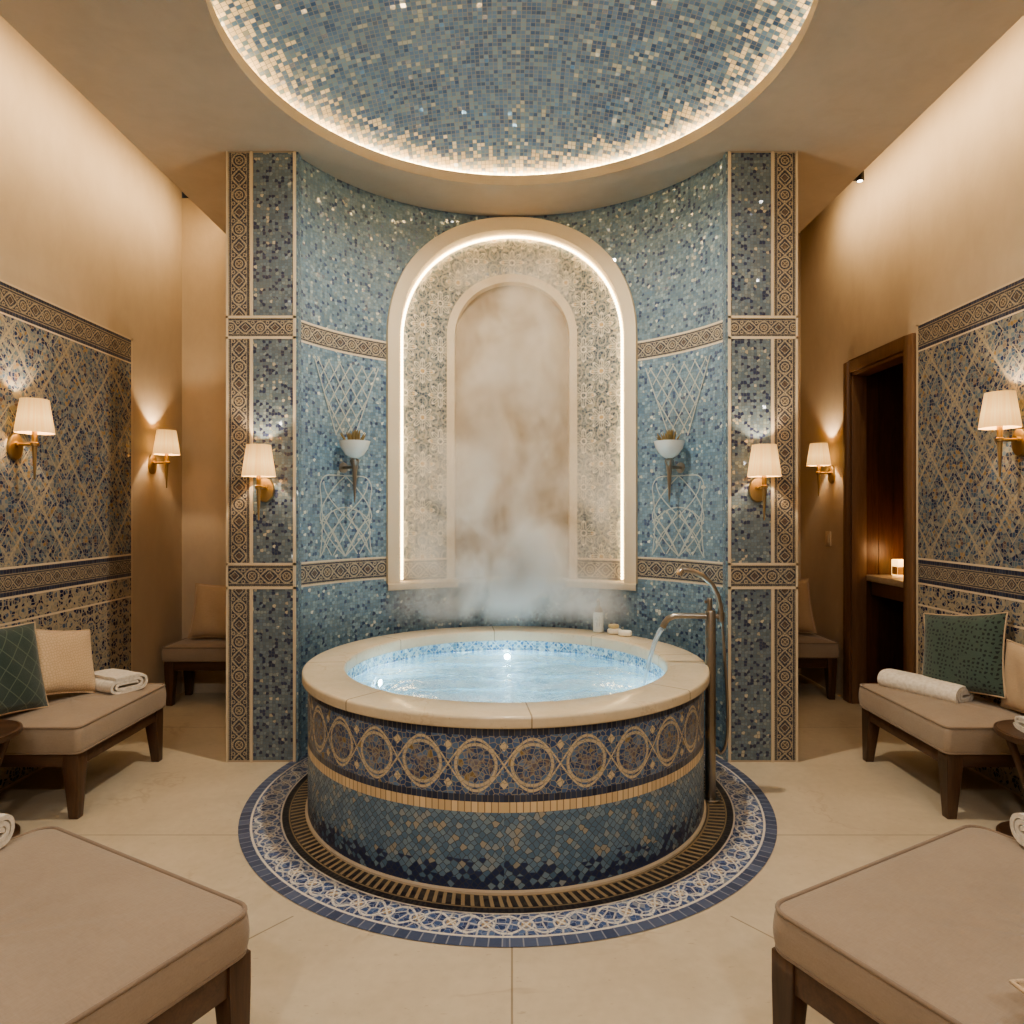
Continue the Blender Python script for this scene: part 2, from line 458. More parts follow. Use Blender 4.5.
def make_dome():
    M = Mat('mosaic_dome'); vec = M.obj(); x, y, z = M.sep3(vec)
    T = 0.0245
    # tiles laid in straight courses
    wob = (M.noise(vec, 2.0, 1) - 0.5) * 0.02
    p = (x + wob) / T; q = (y + wob) / T
    ix = p.floor(); iy = q.floor()
    n = M.node('ShaderNodeTexWhiteNoise'); n.noise_dimensions = '2D'; M.L.new(M.comb(ix, iy), n.inputs['Vector'])
    c = M.node('ShaderNodeSeparateColor'); M.L.new(n.outputs[1], c.inputs[0]); r = E(M.nt, c.outputs[0]); g = E(M.nt, c.outputs[1])
    nz = M.noise(M.comb(ix * T, iy * T), 1.6, 2)
    fac = (r + (nz - 0.5) * 0.9).clamp()
    base = M.ramp(fac, [(0, rgb(48, 78, 122)), (0.2, rgb(66, 98, 138)), (0.45, rgb(80, 110, 146)), (0.75, rgb(98, 126, 152)), (0.97, rgb(150, 160, 160))], const=True)
    rim_glow = ln(ix * T, iy * T).step(1.06, 1.42)
    base = M.mix(g.lt(rim_glow * 0.85), base, rgb(216, 204, 178))  # LED glow painted into the tiles: more cream ones towards the rim
    e = p.cen().abs().max(q.cen().abs()); gm = 1.0 - e.step(0.41, 0.47)
    base = M.mix(gm, rgb(96, 104, 108), base)
    M.setp(Base_Color=base, Roughness=(1.0 - gm) * 0.4 + 0.2); M.glint(n.outputs[1], 0.2, 0.45); return M.m
m_dome = make_dome()

# --- plain surfaces
def make_plaster(name, c0, c1, bump=0.12):
    M = Mat(name); vec = M.pos()
    a = M.noise(M.scalev(vec, (1.6, 1.6, 0.8)), 1.4, 5, 0.6); b = M.noise(M.scalev(vec, (2, 2, 1.2)), 4.0, 4, 0.6, 0.5)
    M.setp(Base_Color=M.ramp(a * 0.6 + b * 0.4, [(0.32, c0), (0.68, c1)]), Roughness=0.75)
    M.bump(b * 0.6 + M.noise(vec, 40, 3) * 0.25, bump, 0.03); return M.m
m_plaster = make_plaster('plaster_wall', rgb(190, 172, 150), rgb(204, 187, 165))
m_ceiling = make_plaster('plaster_ceiling', rgb(172, 156, 137), rgb(184, 168, 149), 0.06)
m_trim = make_plaster('plaster_trim', rgb(206, 188, 163), rgb(214, 197, 172), 0.02)
m_inner = make_plaster('plaster_niche', rgb(152, 134, 112), rgb(174, 155, 131), 0.02)

def make_stone(name, c0, c1, vein, rough, joints=None, scale=1.0):
    M = Mat(name); vec = M.obj()
    a = M.noise(vec, 1.8 * scale, 6, 0.62, 0.4); b = M.noise(vec, 26 * scale, 3)
    base = M.ramp(a * 0.75 + b * 0.25, [(0.35, c0), (0.65, c1)])
    w = M.noise(vec, 1.1 * scale, 5, 0.6, 0.6); vn = (w - 0.5).line(0.006, 0.006) * M.noise(vec, 2.3 * scale, 2).step(0.5, 0.62)
    base = M.mix(vn * 0.22, base, vein)
    fl = M.noise(M.scalev(vec, (1, 3, 1)), 22 * scale, 2, 0.7).step(0.66, 0.72)
    base = M.mix(fl * 0.3, base, vein)
    if joints:
        j = joints(M, *M.sep3(vec)); base = M.mix(j * 0.65, base, rgb(120, 98, 74))
    M.setp(Base_Color=base, Roughness=rough); return M.m
def floor_joints(M, x, y, z):
    near = y.lt(2.45)
    c = x.line(0.003) * near
    d = ((x.abs() - 0.754) * 0.77 - (2.487 - y) * 0.64).line(0.003) * near
    return c.max(d).max((y - 3.065).line(0.003)).max((y - 4.6).line(0.003))
m_floor = make_stone('limestone_floor', rgb(200, 184, 160), rgb(218, 202, 178), rgb(150, 118, 84), 0.32, floor_joints)
def rim_joints(M, x, y, z):
    th = x.atan2(-y) / (PI / 4) + 0.37
    return (th.cen() * (PI / 4)).line(0.003)
m_rim = make_stone('limestone_rim', rgb(212, 196, 170), rgb(226, 210, 184), rgb(168, 132, 96), 0.22, rim_joints, 2.0)
m_marble = make_stone('marble_top', rgb(196, 178, 156), rgb(222, 208, 188), rgb(112, 92, 76), 0.3, None, 6.0)

def make_wood(name, c0, c1, axis=2, rough=0.38):
    M = Mat(name); vec = M.obj(); sc = [9, 9, 9]; sc[axis] = 0.7
    a = M.noise(M.scalev(vec, tuple(sc)), 3.0, 5, 0.65, 0.7)
    f = M.noise(M.scalev(vec, tuple(k * 6 for k in sc)), 3.0, 2)
    M.setp(Base_Color=M.ramp(a * 0.75 + f * 0.25, [(0.3, c0), (0.7, c1)]), Roughness=rough)
    M.bump(f, 0.06, 0.004); return M.m
m_wood = make_wood('walnut', rgb(60, 42, 32), rgb(98, 70, 52))
m_wood_x = make_wood('walnut_lengthwise', rgb(60, 42, 32), rgb(98, 70, 52), 0)
m_casing = make_wood('walnut_casing', rgb(106, 78, 58), rgb(134, 102, 78))
m_panelwood = make_wood('walnut_panelling', rgb(62, 36, 22), rgb(112, 70, 44))

def make_fabric(name, c0, c1, weave=260, bump=0.25, sheen=0.25, pattern=None, wr=0.0):
    M = Mat(name); vec = M.obj(); x, y, z = M.sep3(vec)
    n = M.noise(vec, 3.0, 4, 0.6); n2 = M.noise(M.scalev(vec, (1, 6, 6)), 40, 2); n3 = M.noise(M.scalev(vec, (6, 1, 6)), 40, 2)
    base = M.ramp(n * 0.5 + (n2 + n3) * 0.25, [(0.35, c0), (0.65, c1)])
    if pattern:
        for mask, col in pattern(M, x, y, z, vec): base = M.mix(mask, base, col)
    M.setp(Base_Color=base, Roughness=0.9, Sheen_Weight=sheen, Sheen_Roughness=0.5)
    h = (n2 + n3) * 0.5
    if wr: h = h + M.noise(M.scalev(vec, (2, 5, 3)), 4, 3, 0.5, 0.8) * wr
    M.bump(h, bump, 0.006); return M.m
m_taupe = make_fabric('taupe_linen', rgb(150, 132, 115), rgb(164, 146, 128), wr=0.8)
m_piping = make_fabric('taupe_piping', rgb(134, 114, 97), rgb(148, 128, 110))
m_beige = make_fabric('beige_linen', rgb(184, 158, 130), rgb(200, 174, 146), wr=0.8)
def tex_over(M, x, y, z, vec):
    c, (r, g, b), e, p = M.cells(M.comb(x, z), 0.014, 0.7)
    return [((1.0 - e.step(0.05, 0.2)) * 0.35, rgb(150, 122, 94))]
m_beige_tex = make_fabric('beige_textured', rgb(198, 172, 142), rgb(216, 190, 160), pattern=tex_over, bump=0.4)
def lattice_over(M, x, y, z, vec):
    a = ((x + z * 0.9) / 0.085).cen().line(0.035); b = ((x - z * 0.9) / 0.085).cen().line(0.035)
    return [(a.max(b) * 0.45, rgb(112, 126, 108))]
m_green_lattice = make_fabric('green_lattice', rgb(36, 54, 50), rgb(50, 70, 64), pattern=lattice_over, sheen=0.4)
def dot_over(M, x, y, z, vec):
    c, (r, g, b), e, p = M.cells(M.comb(x, z), 0.021, 0.55)
    return [(e.gt(0.26) * r.gt(0.25), rgb(20, 32, 34))]
m_green_dot = make_fabric('green_dotted', rgb(56, 74, 66), rgb(70, 88, 78), pattern=dot_over, sheen=0.4)
def make_towel():
    M = Mat('white_terry'); vec = M.obj()
    n = M.noise(vec, 260, 2); k = M.noise(vec, 60, 3)
    M.setp(Base_Color=M.ramp(k, [(0.3, rgb(214, 204, 190)), (0.7, rgb(238, 230, 218))]), Roughness=0.95, Sheen_Weight=0.3)
    M.bump(n * 0.6 + k * 0.6, 0.5, 0.006); return M.m
m_towel = make_towel()
def make_metal(name, col, rough, aniso=None):
    M = Mat(name); vec = M.obj(); n = M.noise(M.scalev(vec, (40, 40, 3)), 6, 3)
    M.setp(Base_Color=col, Metallic=1.0, Roughness=n * 0.12 + rough); return M.m
m_brass = make_metal('brushed_brass', rgb(172, 146, 108), 0.34)
m_nickel = make_metal('brushed_nickel', rgb(158, 150, 140), 0.24)
m_chrome = make_metal('polished_chrome', rgb(214, 206, 196), 0.08)
def plain(name, col, rough=0.5, **kw):
    M = Mat(name); vec = M.obj(); n = M.noise(vec, 30, 2)
    M.setp(Base_Color=M.mix(n * 0.25, col, tuple(c * 0.85 for c in col[:3]) + (1,)), Roughness=rough, **kw); return M.m
m_lines = plain('trellis_tesserae', rgb(176, 180, 174), 0.5)
m_black = plain('black_grille', rgb(24, 18, 14), 0.6)
m_ceramic = plain('white_ceramic', rgb(226, 224, 216), 0.2)
m_soap = plain('soap_white', rgb(240, 232, 216), 0.45)
m_sponge = plain('sponge_cream', rgb(226, 200, 150), 0.9)
m_switch = plain('switch_cream', rgb(224, 204, 176), 0.4)
m_dry = plain('dried_foliage', rgb(134, 116, 78), 0.9)
m_pumpcap = plain('bottle_cap', rgb(150, 122, 96), 0.35)
m_letter = plain('grey_lettering', rgb(150, 150, 146), 0.6)
m_dkbottle = plain('dark_glass', rgb(40, 26, 18), 0.1)
m_label = plain('label_tan', rgb(190, 150, 104), 0.7)
m_vertcoat = None
def emit(name, col, power):
    M = Mat(name); M.N.remove(M.bsdf); e = M.node('ShaderNodeEmission'); e.inputs[0].default_value = col; e.inputs[1].default_value = power
    M.L.new(e.outputs[0], M.out.inputs[0]); return M.m
WARM = (1.0, 0.73, 0.43); WARM2 = (1.0, 0.80, 0.54); NEUT = (1.0, 0.88, 0.70); WHITE = (1.0, 0.96, 0.88)
m_led_niche = emit('led_niche', (1.0, 0.71, 0.36, 1), 13.0)
m_led_dome = emit('led_dome', (1.0, 0.71, 0.35, 1), 48.0)
m_lens = emit('lamp_lens', (1.0, 0.9, 0.75, 1), 8.0)
m_uwlens = emit('underwater_lens', (0.92, 0.98, 1.0, 1), 90.0)
def make_shade():
    M = Mat('pleated_shade'); x, y, z = M.sep3(M.obj())
    th = y.atan2(x); n = M.noise(M.comb(th * 9.0, z * 2.0), 1.0, 3)
    st = n.step(0.3, 0.7)
    hz = (z - 0.07) / 0.19                                   # hottest round the bulb
    hot = 1.0 - ((hz - 0.42).abs() * 1.15).clamp()
    M.setp(Base_Color=rgb(176, 142, 96), Roughness=0.9)
    M.setp(Emission_Color=M.mix(st, (0.95, 0.46, 0.13, 1), (1.0, 0.60, 0.23, 1)), Emission_Strength=hot * 0.9 + 0.28)
    return M.m
m_shade = make_shade()
def make_candle():
    M = Mat('glowing_wax'); x, y, z = M.sep3(M.obj())
    M.setp(Base_Color=rgb(250, 214, 150), Roughness=0.4, Emission_Color=(1.0, 0.58, 0.2, 1), Emission_Strength=(z / 0.13).clamp() * 1.6 + 1.2); return M.m
m_wax = make_candle()
def make_water():
    M = Mat('pool_water'); M.N.remove(M.bsdf); vec = M.obj()
    n1 = M.noise(vec, 5.0, 3, 0.55, 1.2); n2 = M.noise(vec, 15.0, 2, 0.5, 0.8)
    b = M.node('ShaderNodeBump'); M.put(b.inputs['Height'], n1 * 0.7 + n2 * 0.3); b.inputs['Strength'].default_value = 0.42; b.inputs['Distance'].default_value = 0.06
    fr = M.node('ShaderNodeFresnel'); fr.inputs[0].default_value = 1.33; M.L.new(b.outputs[0], fr.inputs['Normal'])
    gl = M.node('ShaderNodeBsdfGlossy'); gl.inputs['Roughness'].default_value = 0.04; M.L.new(b.outputs[0], gl.inputs['Normal'])
    tr = M.node('ShaderNodeBsdfTransparent'); tr.inputs[0].default_value = (0.72, 0.93, 0.98, 1)
    df = M.node('ShaderNodeBsdfTranslucent'); df.inputs[0].default_value = (0.52, 0.85, 0.92, 1)
    dd = M.node('ShaderNodeBsdfDiffuse'); dd.inputs[0].default_value = (0.50, 0.83, 0.90, 1); M.L.new(b.outputs[0], dd.inputs['Normal'])
    m0 = M.node('ShaderNodeMixShader'); m0.inputs[0].default_value = 0.55; M.L.new(dd.outputs[0], m0.inputs[1]); M.L.new(df.outputs[0], m0.inputs[2])
    m1 = M.node('ShaderNodeMixShader'); m1.inputs[0].default_value = 0.62; M.L.new(tr.outputs[0], m1.inputs[1]); M.L.new(m0.outputs[0], m1.inputs[2])
    m2 = M.node('ShaderNodeMixShader'); M.put(m2.inputs[0], E(M.nt, fr.outputs[0]) * 0.75); M.L.new(m1.outputs[0], m2.inputs[1]); M.L.new(gl.outputs[0], m2.inputs[2])
    M.L.new(m2.outputs[0], M.out.inputs[0]); return M.m
m_water = make_water()
def make_stream():
    M = Mat('falling_water'); M.N.remove(M.bsdf); vec = M.obj()
    n = M.noise(M.scalev(vec, (30, 30, 5)), 4, 2); b = M.node('ShaderNodeBump'); M.put(b.inputs['Height'], n); b.inputs['Strength'].default_value = 0.6; b.inputs['Distance'].default_value = 0.01
    gl = M.node('ShaderNodeBsdfGlossy'); gl.inputs['Roughness'].default_value = 0.08; M.L.new(b.outputs[0], gl.inputs['Normal'])
    df = M.node('ShaderNodeBsdfDiffuse'); df.inputs[0].default_value = (0.85, 0.92, 0.95, 1)
    tr = M.node('ShaderNodeBsdfTransparent'); tr.inputs[0].default_value = (0.9, 0.96, 1.0, 1)
    a = M.node('ShaderNodeMixShader'); a.inputs[0].default_value = 0.45; M.L.new(tr.outputs[0], a.inputs[1]); M.L.new(df.outputs[0], a.inputs[2])
    c = M.node('ShaderNodeMixShader'); c.inputs[0].default_value = 0.25; M.L.new(a.outputs[0], c.inputs[1]); M.L.new(gl.outputs[0], c.inputs[2])
    M.L.new(c.outputs[0], M.out.inputs[0]); return M.m
m_stream = make_stream()

# ------------------------------------------------------------------ dimensions (metres)
ZC = 3.54                      # soffit
XL, XR = -2.65, 2.58
KR = XR / 2.52           # side walls
YB_L, YB_R = 5.48, 6.10        # back walls of the two side alcoves
YF = -2.2                      # wall behind the camera
EDGE = 2.152                   # soffit edge
PX0, PX1, PY = 1.253, 1.656, 3.96     # piers
AC, AR = 3.46, 1.37            # apse centre, radius
TX, TY = -0.03, 3.588          # tub centre
DX, DY, DR = 0.0, 3.08, 1.285  # dome opening

def cyl(u, z, d=0.0):
    """point on the apse: u = arc length, d = depth behind the wall face"""
    a = u / AR; r = AR + min(d, 0)
    return (r * math.sin(a), AC + r * math.cos(a) + max(d, 0), z)
UMAX = AR * math.asin(PX0 / AR)

# ------------------------------------------------------------------ shell
S = 'structure'
b = MB(); b.quad([(-3.4, YF, 0), (3.4, YF, 0), (3.4, 6.4, 0), (-3.4, 6.4, 0)]); o = b.build('floor', m_floor, kind=S); floor = o
# mosaic ring set in the floor
b = MB(); ids = []
for i in range(128):
    a = 2 * PI * i / 128
    ids.append((b.vert((0.9 * math.sin(a), -0.9 * math.cos(a), 0)), b.vert((1.318 * math.sin(a), -1.318 * math.cos(a), 0))))
for i in range(128):
    A, B = ids[i], ids[(i + 1) % 128]; b.face([A[0], A[1], B[1], B[0]])
b.build('mosaic_ring', m_ring, floor, loc=(-0.02, TY, 0.003))

# left wall with its tile panel
b = MB(); b.box(XL - 0.1, XL, YF, YB_L, 0, 4.2); wl = b.build('wall_left', m_plaster, kind=S)
def tile_panel(name, x, sgn, y0, y1, ztop, parent):
    b = MB(); e = x + sgn * 0.012
    Q = lambda z0, z1, m, uv: b.quad([(e, y0, z0), (e, y1, z0), (e, y1, z1), (e, y0, z1)] if sgn < 0 else [(e, y1, z0), (e, y0, z0), (e, y0, z1), (e, y1, z1)], m, uv)
    def strip(z0, z1, m, band):
        L = (y1 - y0)
        if band:
            w = z1 - z0; uv = [(0, -.5), (L / w, -.5), (L / w, .5), (0, .5)]
        else: uv = [(0, z0), (L, z0), (L, z1), (0, z1)]
        Q(z0, z1, m, uv)
    zs = [(0.02, 0.86, 2, 0), (0.86, 0.872, 3, 0), (0.872, 0.995, 2, 0), (0.995, 1.007, 3, 0), (1.007, 1.03, 4, 0), (1.03, 1.125, 1, 1), (1.125, 1.15, 4, 0), (1.15, 1.162, 3, 0),
          (1.162, ztop - 0.165, 0, 0), (ztop - 0.165, ztop - 0.155, 3, 0), (ztop - 0.155, ztop - 0.135, 4, 0), (ztop - 0.135, ztop - 0.018, 1, 1), (ztop - 0.018, ztop, 4, 0)]
    for z in zs: strip(*z)
    # thin edging
    lo, hi = (e, x) if sgn < 0 else (x, e)
    b.box(lo, hi, y1, y1 + 0.02, 0.02, ztop + 0.012, 3); b.box(lo, hi, y0, y1 + 0.02, ztop, ztop + 0.012, 3)
    return b.build(name, [m_panel, m_border, m_dado, m_trim, m_rowdark], parent)
tile_panel('mosaic_panel', XL, 1, 1.2, 4.694 * 2.65 / 2.62 - 0.02, 2.64, wl)

# right wall, doorway, closet behind it
Y_O0, Y_O1, Z_O = 4.354 * KR, 5.05 * KR, 1.45 + 1.03 * KR
b = MB()
b.box(XR, XR + 0.1, YF, Y_O0, 0, 4.2); b.box(XR, XR + 0.1, Y_O1, YB_R + 0.1, 0, 4.2); b.box(XR, XR + 0.1, Y_O0, Y_O1, Z_O, 4.2)
wr = b.build('wall_right', m_plaster, kind=S)
tile_panel('mosaic_panel', XR, -1, 1.2, 4.215 * KR, 2.625, wr)
b = MB()
b.box(XR - 0.025, XR, Y_O1, Y_O1 + 0.10, 0, Z_O + 0.09); b.box(XR - 0.025, XR, Y_O0 - 0.10, Y_O0, 0, Z_O + 0.09); b.box(XR - 0.025, XR, Y_O0, Y_O1, Z_O, Z_O + 0.09)
dr = b.build('door_1', m_casing, kind=S, bevel=0.004)
b = MB()
b.box(XR - 0.012, XR + 0.1005, Y_O1 - 0.012, Y_O1, 0, Z_O); b.box(XR - 0.012, XR + 0.12, Y_O0, Y_O0 + 0.025, 0, Z_O); b.box(XR - 0.012, XR + 0.12, Y_O0, Y_O1, Z_O - 0.025, Z_O)
b.build('jamb', m_casing, dr, bevel=0.003)
b = MB(); x0, x1, y0, y1, z1 = XR + 0.1, 3.35, 4.2, Y_O1 + 0.02, 2.70
b.box(x1, x1 + 0.05, y0, y1, 0, z1); b.box(x0, x1, y1, y1 + 0.05, 0, z1); b.box(x0, x1, y0 - 0.05, y0, 0, z1); b.box(x0, x1, y0, y1, z1, z1 + 0.05)
for k in range(1, 6):      # board joints of the panelling
    xx = x0 + (x1 - x0) * k / 6; b.box(xx - 0.004, xx + 0.004, y1 - 0.004, y1, 0, z1)
b.build('wall_closet', m_panelwood, kind=S)

# alcove back walls + wall behind the camera
b = MB(); b.box(XL - 0.1, -PX1, YB_L, YB_L + 0.1, 0, 3.97); b.build('wall_alcove_left', m_plaster, kind=S)
b = MB(); b.box(PX1, XR + 0.1, YB_R, YB_R + 0.1, 0, 4.2); b.build('wall_alcove_right', m_plaster, kind=S)
b = MB(); b.box(XL - 0.1, XR + 0.1, YF - 0.1, YF, 0, 4.2); b.build('wall_front', m_plaster, kind=S)

# ceiling: soffit plate with round opening, upstands of the two coves, cap
b = MB(); N = 128
def rect_pt(a):
    dx, dy = math.sin(a), -math.cos(a)
    ts = []
    if abs(dx) > 1e-9: ts.append(((EDGE if dx > 0 else -EDGE) - DX) / dx)
    if abs(dy) > 1e-9: ts.append(((YB_R if dy > 0 else YF) - DY) / dy)
    t = min(ts); return (DX + dx * t, DY + dy * t)
angs = sorted(set([2 * PI * i / N for i in range(N)] + [math.atan2(x - DX, -(y - DY)) % (2 * PI) for x in (EDGE, -EDGE) for y in (YF, YB_R)]))
n = len(angs); inn = [b.vert((DX + DR * math.sin(a), DY - DR * math.cos(a), ZC)) for a in angs]; outv = [b.vert((*rect_pt(a), ZC)) for a in angs]
lip = [b.vert((DX + DR * math.sin(a), DY - DR * math.cos(a), ZC + 0.062)) for a in angs]
led = [b.vert((DX + (DR + 0.14) * math.sin(a), DY - (DR + 0.14) * math.cos(a), ZC + 0.062)) for a in angs]
outu = [b.vert((*rect_pt(a), 4.2)) for a in angs]
for i in range(n):
    j = (i + 1) % n
    b.face([inn[i], outv[i], outv[j], inn[j]][::-1]); b.face([lip[i], inn[i], inn[j], lip[j]][::-1]); b.face([led[i], lip[i], lip[j], led[j]][::-1]); b.face([outv[i], outu[i], outu[j], outv[j]])
b.quad([(XL - 0.1, YF, 4.2), (XR + 0.1, YF, 4.2), (XR + 0.1, YB_R + 0.1, 4.2), (XL - 0.1, YB_R + 0.1, 4.2)][::-1])
ceil = b.build('ceiling', m_ceiling, kind=S, smooth=30)
# dome
b = MB(); DB = DR + 0.14; H = 0.34; SR = (DB * DB + H * H) / (2 * H)
def dome_pt(u, v):
    a = 2 * PI * u; r = DB * (1 - v); z = math.sqrt(SR * SR - r * r) - (SR - H)
    return (r * math.sin(a), -r * math.cos(a), z)
b.grid(dome_pt, 128, 24, wrap=True, flip=True); b.build('dome', m_dome, ceil, loc=(DX, DY, ZC + 0.062), smooth=60)
b = MB(); pts = [((DR + 0.075) * math.sin(2 * PI * i / 128), -(DR + 0.075) * math.cos(2 * PI * i / 128), 0) for i in range(128)]
b.tube(pts, 0.012, 6, closed=True); b.build('light_strip', m_led_dome, ceil, loc=(DX, DY, ZC + 0.08))

# apse wall on a curved plan, with the arched opening of the niche
ZS, ZB, ZT = 2.63, 0.975, ZC
R_OUT, R_IN = 0.90, 0.812
def arch_z(u, r, spring): return spring + math.sqrt(max(r * r - u * u, 0))
b = MB()
us = sorted(set([-UMAX + 2 * UMAX * i / 120 for i in range(121)] + [-R_IN, R_IN] + [R_IN * math.sin(PI * k / 60) for k in range(-30, 31)]))
bands = [(0, 1.005, 0, 0), (1.005, 1.015, 3, 0), (1.015, 1.143, 1, 1), (1.143, 1.153, 3, 0), (1.153, 2.455, 0, 0), (2.455, 2.465, 3, 0), (2.465, 2.575, 1, 1), (2.575, 2.585, 3, 0), (2.585, ZT, 0, 0)]
for u0, u1 in zip(us[:-1], us[1:]):
    um = 0.5 * (u0 + u1)
    for z0, z1, m, band in bands:
        segs = []
        if abs(um) < R_IN:
            t0, t1 = arch_z(u0, R_IN, ZS), arch_z(u1, R_IN, ZS)
            if z0 < ZB: segs.append((z0, z0, min(z1, ZB), min(z1, ZB)))
            if z1 > min(t0, t1): segs.append((max(z0, t0), max(z0, t1), max(z1, t0), max(z1, t1)))
        else: segs.append((z0, z0, z1, z1))
        for a0, a1, c0, c1 in segs:
            if c0 - a0 < 1e-6 and c1 - a1 < 1e-6: continue
            w = z1 - z0
            f = (lambda u, z: (u / w, (z - z0) / w - 0.5)) if band else (lambda u, z: (u, z))
            b.quad([cyl(u0, a0), cyl(u1, a1), cyl(u1, c1), cyl(u0, c0)], m, [f(u0, a0), f(u1, a1), f(u1, c1), f(u0, c0)])
# white trellis lines laid in the mosaic beside the niche
def ribbon(pts, w=0.008):
    for (ua, za), (ub, zb) in zip(pts[:-1], pts[1:]):
        L = math.hypot(ub - ua, zb - za)
        if L < 1e-6: continue
        nx, nz = -(zb - za) / L * w / 2, (ub - ua) / L * w / 2
        b.quad([cyl(ua + nx, za + nz, -0.003), cyl(ua - nx, za - nz, -0.003), cyl(ub - nx, zb - nz, -0.003), cyl(ub + nx, zb + nz, -0.003)], 2)
def clip_lines(lines, inside, n=60):
    for (ax, az, bx, bz) in lines:
        run = []
        for k in range(n + 1):
            t = k / n; p = (ax + (bx - ax) * t, az + (bz - az) * t)
            if inside(*p): run.append(p)
            elif run:
                ribbon(run[::6] + [run[-1]]); run = []
        if run: ribbon(run[::6] + [run[-1]])
for sg in (-1, 1):
    uc = sg * 1.21
    zt, zb = 2.40, 1.93
    ins = lambda u, z: abs(u - uc) < 0.07 + 0.18 * (z - zb) / (zt - zb) and zb < z < zt
    L = []
    for k in range(-7, 8):
        L.append((uc + k * 0.085 - 0.25, zb, uc + k * 0.085 + 0.25, zb + 0.78)); L.append((uc + k * 0.085 + 0.25, zb, uc + k * 0.085 - 0.25, zb + 0.78))
    clip_lines(L, ins)
    ribbon([(uc - 0.25, zt), (uc - 0.07, zb)]); ribbon([(uc + 0.25, zt), (uc + 0.07, zb)])
    # lower figure: rounded panel with crossing curves
    z0, z1, hw = 1.17, 1.68, 0.2
    out = [(uc - hw, z0)] + [(uc - hw + 0.02 * math.sin(PI * t / 8), z0 + (z1 - z0 - 0.08) * t / 8) for t in range(9)]
    out += [(uc - hw + 0.07 * (1 - math.cos(PI / 2 * t / 4)), z1 - 0.08 + 0.08 * math.sin(PI / 2 * t / 4)) for t in range(1, 5)]
    out += [(2 * uc - u, z) for u, z in reversed(out)]
    ribbon(out)
    for sx in (-1, 1):
        ribbon([(uc + sx * (hw - 0.03) * math.cos(PI * t / 14), z0 + 0.04 + (z1 - z0 - 0.08) * t / 14 ) for t in range(15)])
        ribbon([(uc + sx * (hw * (1 - abs(2 * t / 12 - 1) ** 1.6) - 0.0), z0 + (z1 - z0) * t / 12) for t in range(13)])
        ribbon([(uc + sx * hw * (t / 8), z0 + 0.0 + 0.23 * math.sin(PI / 2 * t / 8)) for t in range(9)])
        ribbon([(uc + sx * hw * (t / 8), z1 - 0.20 - 0.10 * (t / 8) ** 2) for t in range(9)])
    ins2 = lambda u, z: abs(u - uc) < hw and z0 < z < z0 + 0.3
    L = []
    for k in range(-5, 6):
        L.append((uc + k * 0.1 - 0.2, z0, uc + k * 0.1 + 0.2, z0 + 0.6)); L.append((uc + k * 0.1 + 0.2, z0, uc + k * 0.1 - 0.2, z0 + 0.6))
    clip_lines(L, ins2)
# corner bead at both ends
for sg in (-1, 1):
    b.box(min(sg * (PX0 - 0.012), sg * PX0), max(sg * (PX0 - 0.012), sg * PX0), PY + 0.002, 4.02, 0, ZC, 0)
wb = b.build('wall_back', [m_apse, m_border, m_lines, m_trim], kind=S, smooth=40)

def arch_path(r, spring, zb, n=48, nb=10):
    pts = [(-r, zb + (spring - zb) * k / nb) for k in range(nb)]
    pts += [(-r * math.cos(PI * k / n), spring + r * math.sin(PI * k / n)) for k in range(n + 1)]
    pts += [(r, spring - (spring - zb) * k / nb) for k in range(1, nb + 1)]
    return pts
def arch_frame(b, ro, so, ri, si, zb, d_front, d_back, m=0):
    """flat moulding between two arches: front face, outer edge, inner reveal"""
    A = arch_path(ro, so, zb); B = arch_path(ri, si, zb)
    for k in range(len(A) - 1):
        a0, a1, c0, c1 = A[k], A[k + 1], B[k], B[k + 1]
        b.quad([cyl(*a0, d_front), cyl(*c0, d_front), cyl(*c1, d_front), cyl(*a1, d_front)], m)
        b.quad([cyl(*a0, d_back), cyl(*a0, d_front), cyl(*a1, d_front), cyl(*a1, d_back)], m)
        b.quad([cyl(*c0, d_front), cyl(*c0, d_back), cyl(*c1, d_back), cyl(*c1, d_front)], m)
b = MB(); arch_frame(b, R_OUT, ZS, R_IN, ZS, ZB, -0.025, 0.0)
P = arch_path(R_IN, ZS, ZB)
for p0, p1 in zip(P[:-1], P[1:]):       # deep reveal
    b.quad([cyl(*p0, 0.0), cyl(*p0, 0.10), cyl(*p1, 0.10), cyl(*p1, 0.0)])
b.build('arch_surround', m_trim, wb, smooth=50)
